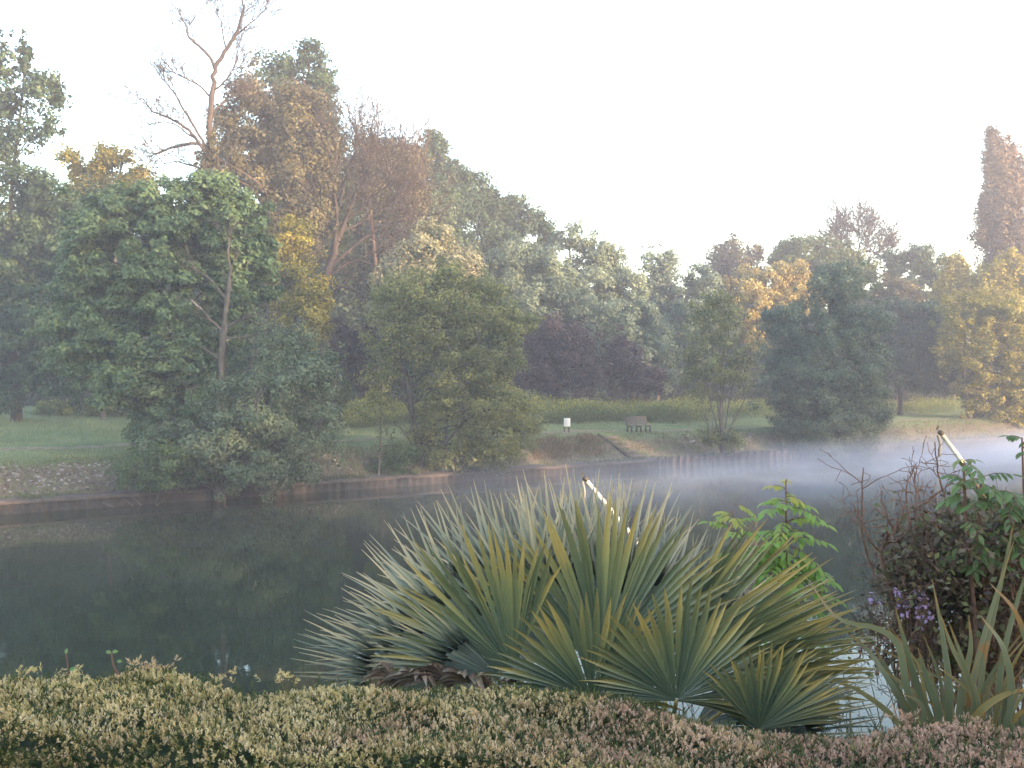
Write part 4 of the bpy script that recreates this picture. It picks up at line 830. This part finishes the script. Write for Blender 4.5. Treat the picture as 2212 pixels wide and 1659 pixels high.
ST = [([(2010, 1600, 2.9), (1965, 1500, 2.85), (1945, 1400, 2.85), (1900, 1360, 2.85), (1810, 1335, 2.85), (1745, 1250, 2.9)], .042, .45), ([(2030, 1600, 2.9), (1990, 1500, 2.9), (1960, 1400, 2.85), (1935, 1310, 2.85)], .045, .3),
      ([(2090, 1600, 2.95), (2110, 1450, 3.0), (2150, 1300, 3.05), (2195, 1160, 3.1)], .036, .5), ([(2120, 1600, 2.95), (2125, 1450, 3.0), (2145, 1350, 3.05), (2180, 1190, 3.1), (2190, 1130, 3.1)], .040, .35), ([(2050, 1600, 2.9), (2055, 1500, 2.9), (2040, 1380, 2.95), (2015, 1250, 3.0)], .048, .25),
      ([(2070, 1600, 2.9), (2085, 1480, 2.9), (2100, 1400, 2.9), (2095, 1330, 2.9)], .045, .5), ([(2100, 1610, 2.85), (2110, 1520, 2.85), (2080, 1420, 2.85), (2050, 1340, 2.85)], .045, .3), ([(2130, 1610, 2.85), (2110, 1500, 2.85), (2060, 1400, 2.85), (2035, 1330, 2.85)], .04, .6),
      ([(2180, 1600, 2.8), (2190, 1500, 2.8), (2170, 1400, 2.8), (2120, 1330, 2.85)], .045, .5), ([(2212, 1600, 2.8), (2230, 1450, 2.8), (2200, 1330, 2.8), (2140, 1260, 2.85)], .04, .4), ([(1990, 1600, 2.95), (1940, 1500, 2.95), (1880, 1410, 3.0), (1835, 1370, 3.0)], .036, .35),
      ([(1970, 1600, 2.9), (1920, 1540, 2.9), (1850, 1490, 2.9), (1800, 1475, 2.9)], .034, .7), ([(2000, 1600, 3.0), (1960, 1530, 3.0), (1920, 1450, 3.0), (1890, 1400, 3.0)], .04, .3), ([(2150, 1620, 2.8), (2190, 1560, 2.8), (2225, 1530, 2.8)], .05, .9),
      ([(2080, 1610, 2.85), (2120, 1540, 2.8), (2180, 1500, 2.8), (2240, 1490, 2.8)], .042, .85), ([(2040, 1610, 2.85), (2030, 1530, 2.85), (2000, 1450, 2.85), (1985, 1400, 2.85)], .045, .2), ([(2160, 1600, 3.0), (2165, 1450, 3.05), (2200, 1300, 3.1), (2240, 1180, 3.1)], .04, .3),
      ([(1985, 1610, 2.8), (2000, 1560, 2.8), (1990, 1520, 2.8), (1950, 1500, 2.8)], .035, .4), ([(2200, 1610, 2.75), (2180, 1560, 2.75), (2210, 1480, 2.75)], .05, .3)]
_r = np.random.default_rng(444)
for _ in range(30):
    bx_ = _r.uniform(1975, 2215); an_ = _r.normal(-.15, .45); ln_ = _r.uniform(120, 300); Yd = _r.uniform(2.85, 3.2)
    ST.append(([(bx_, 1610, Yd), (bx_ + an_ * ln_ * .4, 1610 - ln_ * .5, Yd), (bx_ + an_ * ln_ * (1.0 + .3 * _r.random()), 1610 - ln_ * _r.uniform(.8, 1.0), Yd)], _r.uniform(.018, .032), _r.uniform(.2, .85)))
for i, (p_, w_, v_) in enumerate(ST): strap(p_, w_, v_, 400 + i)

# ------------------------------------------------------------------ foreground: green sapling, bramble, leafy shoots
M['lime'] = leaf_mat('fresh_green_leaflets', G((.15, .25, .06), (.26, .40, .09), (.50, .44, .11)), trans=.5, rough=.45, spec=.4)
M['green'] = leaf_mat('green_leaflets', G((.08, .13, .05), (.15, .22, .08), (.28, .31, .12)), trans=.45, rough=.45, spec=.4)
def pinnate(mb_, sm, p, d, L_, n, lf, var, rng):
    d = unit(np.asarray(d, float)); pts = [p]; dd = d.copy()
    for i in range(6): dd = unit(dd + np.array([0, 0, -.16])); pts.append(pts[-1] + dd * L_ / 6)
    pts = np.array(pts); tube(sm, pts, .0022, .0012, 4); sd = unit(np.cross(d, [0, 0, 1.]))
    for i in range(n):
        u = .3 + .7 * i / (n - 1); q = pts[0] + (np.array([np.interp(u * 6, np.arange(7), pts[:, k]) for k in range(3)]) - pts[0])
        if i == n - 1: broadleaf(mb_, q, dd + rng.normal(size=3) * .1, (0, -.3, 1), lf * 1.1, lf * .42, var); continue
        for s_ in (-1, 1): broadleaf(mb_, q, sd * s_ + dd * .55 + [0, 0, -.25] + rng.normal(size=3) * .15, (0, -.3, 1), lf * (.8 + .3 * rng.random()), lf * .36, np.clip(var + .12 * rng.normal(), 0, 1))
def shoot_plant(name, label, stem_pts, Y, whorls, mat, seed, lf=.07, L_=.16, cat='sapling', leaflets=4, r=.008, stems=()):
    rng = np.random.default_rng(seed); c_ = [at(p[0], p[1], Y) for p in stem_pts]; root = empty(name, c_[0], label, cat); sm = MB(); lm = MB()
    tube(sm, spline(c_, 16), r, r * .4, 6)
    for s_ in stems: tube(sm, spline([at(p[0], p[1], Y + .05) for p in s_], 12), r * .7, r * .3, 5)
    for (px, py, nl, k, var) in whorls:
        p = at(px, py, Y); a0 = rng.uniform(0, 6)
        for j in range(nl):
            a = a0 + j / nl * 2 * math.pi + rng.normal() * .3; pinnate(lm, sm, p + np.array([0, 0, rng.normal() * .045]), (math.cos(a), math.sin(a), (.7 if k < .7 else .35) + .35 * rng.normal()), L_ * k * (.8 + .4 * rng.random()), leaflets, lf * (.5 + .5 * k), var, rng)
    sm.build('stem', M['rstem'], root, smooth=True); lm.build('foliage', M[mat], root); return root
shoot_plant('sapling', 'bright green sapling with drooping leaflets right behind the palm, in front of the water', [(1712, 1700), (1710, 1500), (1706, 1350), (1700, 1200), (1698, 1040)], 4.4,
    [(1700, 1052, 3, .4, .95), (1698, 1080, 4, .55, .6), (1699, 1120, 5, .85, .5), (1700, 1165, 7, 1.0, .5), (1700, 1140, 6, .8, .6), (1702, 1190, 6, 1.0, .5), (1703, 1215, 6, 1.0, .4), (1704, 1245, 6, 1.0, .4), (1725, 1260, 5, .85, .45), (1708, 1300, 4, .9, .4), (1585, 1110, 4, .45, .85), (1582, 1140, 4, .6, .6), (1590, 1190, 5, .8, .45), (1620, 1220, 5, .9, .35), (1650, 1190, 4, .8, .4), (1712, 1370, 5, .9, .4), (1750, 1290, 4, .7, .5)], 'lime', 500, lf=.058, L_=.19, leaflets=6,
    stems=[[(1640, 1500), (1610, 1300), (1588, 1180), (1583, 1100)], [(1708, 1380), (1720, 1320), (1750, 1270)], [(1705, 1400), (1670, 1260), (1650, 1180)]])
shoot_plant('elder_shoots', 'broad green compound leaves rising out of the bramble at the right edge', [(2120, 1500), (2100, 1250), (2088, 1120), (2082, 1000)], 4.3,
    [(2085, 1045, 5, .9, .5), (2120, 1050, 5, .9, .5), (2150, 1075, 5, 1.0, .45), (2190, 1090, 5, 1.0, .4), (2210, 1130, 4, 1.0, .4), (2085, 1160, 3, .8, .6), (2130, 1200, 4, .8, .4), (2160, 1150, 4, 1.0, .4), (2208, 950, 4, .5, .4), (2082, 1010, 3, .35, .9), (2105, 1225, 3, .7, .5), (2200, 1190, 4, .9, .3)], 'green', 510, lf=.062, L_=.13, leaflets=5, cat='shrub', r=.012,
    stems=[[(2150, 1400), (2125, 1250), (2118, 1100), (2120, 1045)], [(2200, 1400), (2180, 1200), (2175, 1060)], [(2230, 1300), (2215, 1100), (2208, 945)]])
# bramble thicket
rng = np.random.default_rng(520); root = empty('bramble_thicket', (2.1, 4.7, 3.0), 'tangled reddish brown bramble with bare arching canes, behind the strap leaves', 'bush')
sm = MB(); lm = MB()
def cane(pts, Y, r, kids=0, leaf=4):
    P = spline([at(p[0], p[1], Y + (p[2] if len(p) > 2 else 0)) for p in pts], 14); P[1:-1] += rng.normal(size=(12, 3)) * r * .5; tube(sm, P, r, r * .45, 5)
    for _ in range(kids):
        i = rng.integers(4, 13); twigs(sm, P[i], unit(P[i + 1] - P[i]) + rng.normal(size=3) * .7, .05 + .08 * rng.random(), r * .5, 2, rng, .7, 2, .05, 3, .0016, .8)
    return P
cane([(1890, 1250), (1865, 1150), (1862, 1080), (1866, 1010)], 4.6, .006, 4); cane([(1990, 1350), (1940, 1310), (1915, 1240), (1905, 1180), (1930, 1160), (1940, 1120)], 4.5, .014, 10); cane([(1985, 1200), (1965, 1120), (1958, 1060), (1972, 1012)], 4.6, .006, 4)
cane([(2060, 1130), (2040, 1070), (2025, 1010), (2020, 955)], 4.6, .006, 5); cane([(1905, 1190), (1880, 1170), (1862, 1130), (1845, 1090)], 4.5, .006, 4); cane([(2050, 1250), (2010, 1150), (1990, 1100), (2030, 1062), (2045, 1060)], 4.7, .007, 6)
cane([(1975, 1180), (1980, 1100), (1978, 1050), (1974, 1015)], 4.6, .005, 3); cane([(1900, 1440), (1870, 1400), (1850, 1440)], 4.2, .006, 4); cane([(1990, 1560), (1975, 1400), (2000, 1300)], 4.4, .014, 8)
for i in range(150):
    a = rng.uniform(1915, 2240); b = rng.uniform(1090, 1440); L0 = rng.uniform(40, 100)
    y0 = 1120 + max(0, (2010 - a)) * .9; b = max(b, y0 + 40 + 60 * rng.random())
    an = rng.uniform(0, 2 * math.pi); p = [(a + L0 * .5 * math.cos(an + k) * (k - 1) * .9, b + L0 * .5 * math.sin(an) * (k - 1) - 14 * (1 - (k - 1) ** 2), rng.uniform(-.5, .9)) for k in (0, 1, 2)]
    cane(p, 4.7, .0045, 7)
for i in range(26): a = rng.uniform(1960, 2230); cane([(a, 1700), (a + rng.normal() * 30, 1450), (a + rng.normal() * 40, 1250)], 4.7 + rng.uniform(-.3, .8), .009, 5)
for (cx_, cy_, rx_, ry_, n) in ((2080, 1190, 130, 90, 4200), (2150, 1300, 110, 130, 5200), (2000, 1260, 90, 80, 2600), (2080, 1400, 120, 70, 1800), (2180, 1150, 60, 60, 900), (1950, 1230, 40, 70, 500), (1960, 1400, 100, 70, 500), (1880, 1360, 50, 40, 150)):
    e = rng.normal(size=(n, 3)) * .5; c = np.stack([at(cx_ + e_[0] * rx_, cy_ + e_[1] * ry_, 4.75 + e_[2] * .5) for e_ in e]); leaves(lm, c, rng.normal(size=(n, 3)) + [0, -.3, .5], .022 + .022 * rng.random(n), rng, np.clip(.4 + .28 * rng.normal(size=n), 0, 1), .6, .3)
M['bramble'] = leaf_mat('bramble_leaves', [(0, (.06, .04, .032)), (.35, (.135, .09, .065)), (.65, (.10, .11, .05)), (1, (.19, .19, .075))], trans=.3)
sm.build('cane', M['rstem'], root, smooth=True); lm.build('foliage', M['bramble'], root)
m, t, o = nodes('lilac_petals'); principled(t, o, (.48, .34, .60), .6, trans=.4)
mb = MB(); n_ = 46; cs_ = [(1937, 1290), (1965, 1300), (1985, 1288), (1998, 1300), (1990, 1320), (2010, 1345), (1950, 1322), (1890, 1300)]
cc_ = np.concatenate([at(a, b, 4.25) + rng.normal(size=(9, 3)) * .014 for a, b in cs_]); leaves(mb, cc_, rng.normal(size=(len(cc_), 3)) + [0, -1, .3], .022, rng, rng.random(len(cc_)), .8)
fw = empty('lilac_flowers', at(1965, 1360, 4.25), 'small lilac flowers below the bramble, against the bright water', 'flower'); mb.build('blossom', m, fw)
mb = MB()
for a, b in cs_: tube(mb, spline([at(a + 10, b + 160, 4.3), at(a + 6, b + 70, 4.3), at(a, b, 4.25)], 8), .003, .0015, 4)
mb.build('stem', M['rstem'], fw)

# dry stems and low growth on the slope between hedge and water
mb = MB(); rng = np.random.default_rng(560)
for i in range(420):
    X_ = rng.uniform(.2, 2.6); Y_ = rng.uniform(3.2, 5.2); z0 = float(zg(X_, Y_)); h = rng.uniform(.25, .75); q = np.array([X_ + rng.normal() * .2, Y_ + rng.normal() * .2, z0 + h])
    tube(mb, limb(np.array([X_, Y_, z0 - .05]), q, rng, .1, 6), .0035, .0015, 4)
n_ = 5000; X_ = rng.uniform(-1.8, 2.8, n_); Y_ = rng.uniform(3.1, 6, n_); z_ = zg(X_, Y_) + .35 * rng.random(n_) ** 2
leaves(mb, np.stack([X_, Y_, z_], -1), rng.normal(size=(n_, 3)) + [0, -.3, .8], .04 + .03 * rng.random(n_), rng, np.clip(.4 + .3 * rng.normal(size=n_), 0, 1), .4)
tag(mb.build('slope_undergrowth', M['bramble']), 'dry stems and low leaves on the slope between hedge and water', 'undergrowth', kind='stuff')

# ------------------------------------------------------------------ slanting white poles
M['wpole'] = plain('white_painted_pole', (.50, .52, .54), .5); M['iron'] = plain('dark_fitting', (.04, .035, .03), .6); M['rope'] = plain('pale_rope', (.22, .22, .21), .8)
def pole(label, top, low, Y, r, seed):
    a = at(top[0], top[1], Y); b = at(low[0], low[1], Y); dv = unit(b - a); e = a + dv * ((a[2] - .4) / -dv[2])       # down to just over the water
    root = empty('slanting_pole', e, label, 'pole', 'slanting white poles at the near bank')
    sp_ = a + dv * (np.linalg.norm(b - a) * .95)
    m_ = MB(); tube(m_, np.linspace(a, sp_, 6), r, r * 1.15, 12); m_.build('pole_top', M['wpole'], root, smooth=True)
    m_ = MB(); tube(m_, np.linspace(sp_ - dv * .05, e - np.array([0, 0, .8]), 6), r * .8, r * .9, 12); m_.build('shaft', M['wpole' if seed == 1 else 'post'], root, smooth=True)
    m_ = MB(); box(m_, a + np.array([-.02, 0, .03]), (.075, .06, .06), unit(np.array([.7, 0, -.5])), (0, 1, 0), unit(np.array([.5, 0, .7])), bev=.015); tube(m_, [a + [-.07, 0, .07], a + [-.05, 0, .12]], .015, .012, 6); m_.build('cap', M['iron'], root)
    m_ = MB(); tube(m_, spline([a + [-.06, 0, 0], a + [-.03, 0, -.12], a + [-.04, 0, -.28]], 8), .018, .012, 6)
    tube(m_, spline([a + [-.03, 0, -.2], a + [-.02, 0, -.35], a + [-.06, 0, -.9], a + [-.02, 0, -3]], 14), .0025, .0025, 5); m_.build('rope', M['rope'], root)
pole('white slanting pole sticking up behind the fan palm', (1268, 1040), (1380, 1175), 12.2, .027, 1)
pole('white slanting pole with a dark tip rising out of the bramble', (2036, 940), (2084, 1004), 12.8, .028, 2)

# ------------------------------------------------------------------ unseen trees added on this side, right of the view, to block the low sun
for i, (x_, y_, h_) in enumerate(((9, -4, 9), (13, -7.5, 11), (15, -3.5, 11), (19, -11, 12), (7, -9, 9), *[(x_, .672 * x_ - 3 - (i_ % 2) * 7, 15 + (i_ * 7 % 5)) for i_, x_ in enumerate(range(20, 78, 4))])):
    rng = np.random.default_rng(600 + i); z0 = float(zg(x_, y_)); root = empty('sun_blocker_tree', (x_, y_, z0), 'unseen leafy tree added beyond the right edge of the view to block the low sun', 'tree', 'added sun blocking trees on the near bank')
    mb = MB(); n = 12000; k = 34; cc = np.array([x_, y_, z0 + h_ * .47]) + unit(rng.normal(size=(k, 3))) * np.array([4.4, 4.4, h_ * .48]) * rng.random((k, 1)) ** .4
    idx = rng.integers(0, k, n); e = unit(rng.normal(size=(n, 3))) * (rng.random(n) ** .45)[:, None] * 1.7; leaves(mb, cc[idx] + e, e + [0, 0, .6] + rng.normal(size=(n, 3)) * .5, .42, rng, np.clip(.5 + .2 * rng.normal(size=n), 0, 1))
    tm = MB(); P = spline([(x_, y_, z0 - .2), (x_ + .2, y_, z0 + h_ * .4), (x_, y_, z0 + h_ * .8)], 10); tube(tm, P, .28, .06, 8)
    for _ in range(14): tube(tm, limb(P[4 + rng.integers(5)], cc[rng.integers(k)], rng), .08, .02, 5)
    tm.build('trunk', M['bark'], root); mb.build('crown', M['olive'], root)

# ------------------------------------------------------------------ mist over the river, haze in the air
def volbox(name, corners, z0, z1, mat, label):
    mb_ = MB(); v = [(x, y, z) for z in (z0, z1) for x, y in corners]
    mb_.add(v, [(3, 2, 1, 0), (4, 5, 6, 7), (0, 1, 5, 4), (1, 2, 6, 5), (2, 3, 7, 6), (3, 0, 4, 7)]); o_ = mb_.build(name, mat); o_['label'] = label; o_['kind'] = 'stuff'; o_['category'] = name; return o_
m, t, o = nodes('haze_air'); v = t.nodes.new("ShaderNodeVolumePrincipled"); v.inputs['Color'].default_value = (.88, .87, 1, 1); v.inputs['Density'].default_value = .0018; v.inputs['Anisotropy'].default_value = .2
t.links.new(v.outputs[0], o.inputs[1]); volbox('haze', [(-260, -30), (260, -30), (260, 320), (-260, 320)], -2.6, 45, m, 'thin pale morning haze in the air')
m, t, o = nodes('river_mist'); v = t.nodes.new("ShaderNodeVolumePrincipled"); v.inputs['Color'].default_value = (.62, .70, .90, 1); v.inputs['Anisotropy'].default_value = .0
tc = t.nodes.new("ShaderNodeTexCoord"); sp = t.nodes.new("ShaderNodeSeparateXYZ")
n1 = noise(t, .16, 3, .6, vec=tc.outputs['Object'], stretch=(1, 1, 2.5))
t.links.new(tc.outputs['Object'], sp.inputs[0])
def lin(a, b, fa, fb, src):
    r = t.nodes.new("ShaderNodeMapRange"); r.inputs[1].default_value = a; r.inputs[2].default_value = b; r.inputs[3].default_value = fa; r.inputs[4].default_value = fb; t.links.new(src, r.inputs[0]); return r.outputs[0]
def mul(*s_):
    o_ = s_[0]
    for q in s_[1:]:
        m_ = t.nodes.new("ShaderNodeMath"); m_.operation = 'MULTIPLY'
        t.links.new(o_, m_.inputs[0]); (t.links.new(q, m_.inputs[1]) if not isinstance(q, float) else setattr(m_.inputs[1], 'default_value', q)); o_ = m_.outputs[0]
    return o_
# the mist object's x runs along the river, y across it
den = mul(lin(.40, .62, .25, 1.2, n1), lin(16, 52, .05, 1.0, sp.outputs[0]), lin(-17, -9, 0, 1, sp.outputs[1]), lin(.2, 1.9, 1, 0, sp.outputs[2]), lin(-5.5, -2.0, 1, .04, sp.outputs[1]), .17)
t.links.new(den, v.inputs['Density']); t.links.new(v.outputs[0], o.inputs[1])
mb = MB(); mb.add([(x, y, z) for z in (.02, 2.0) for x, y in ((12, -18), (150, -18), (150, 1.2), (12, 1.2))], [(3, 2, 1, 0), (4, 5, 6, 7), (0, 1, 5, 4), (1, 2, 6, 5), (2, 3, 7, 6), (3, 0, 4, 7)])
o_ = mb.build('mist', m); o_.location = (P0[0], P0[1], 0); o_.rotation_euler = (0, 0, math.atan2(T[1], T[0])); tag(o_, 'bluish white mist lying over the water below the far bank', 'mist', kind='stuff')
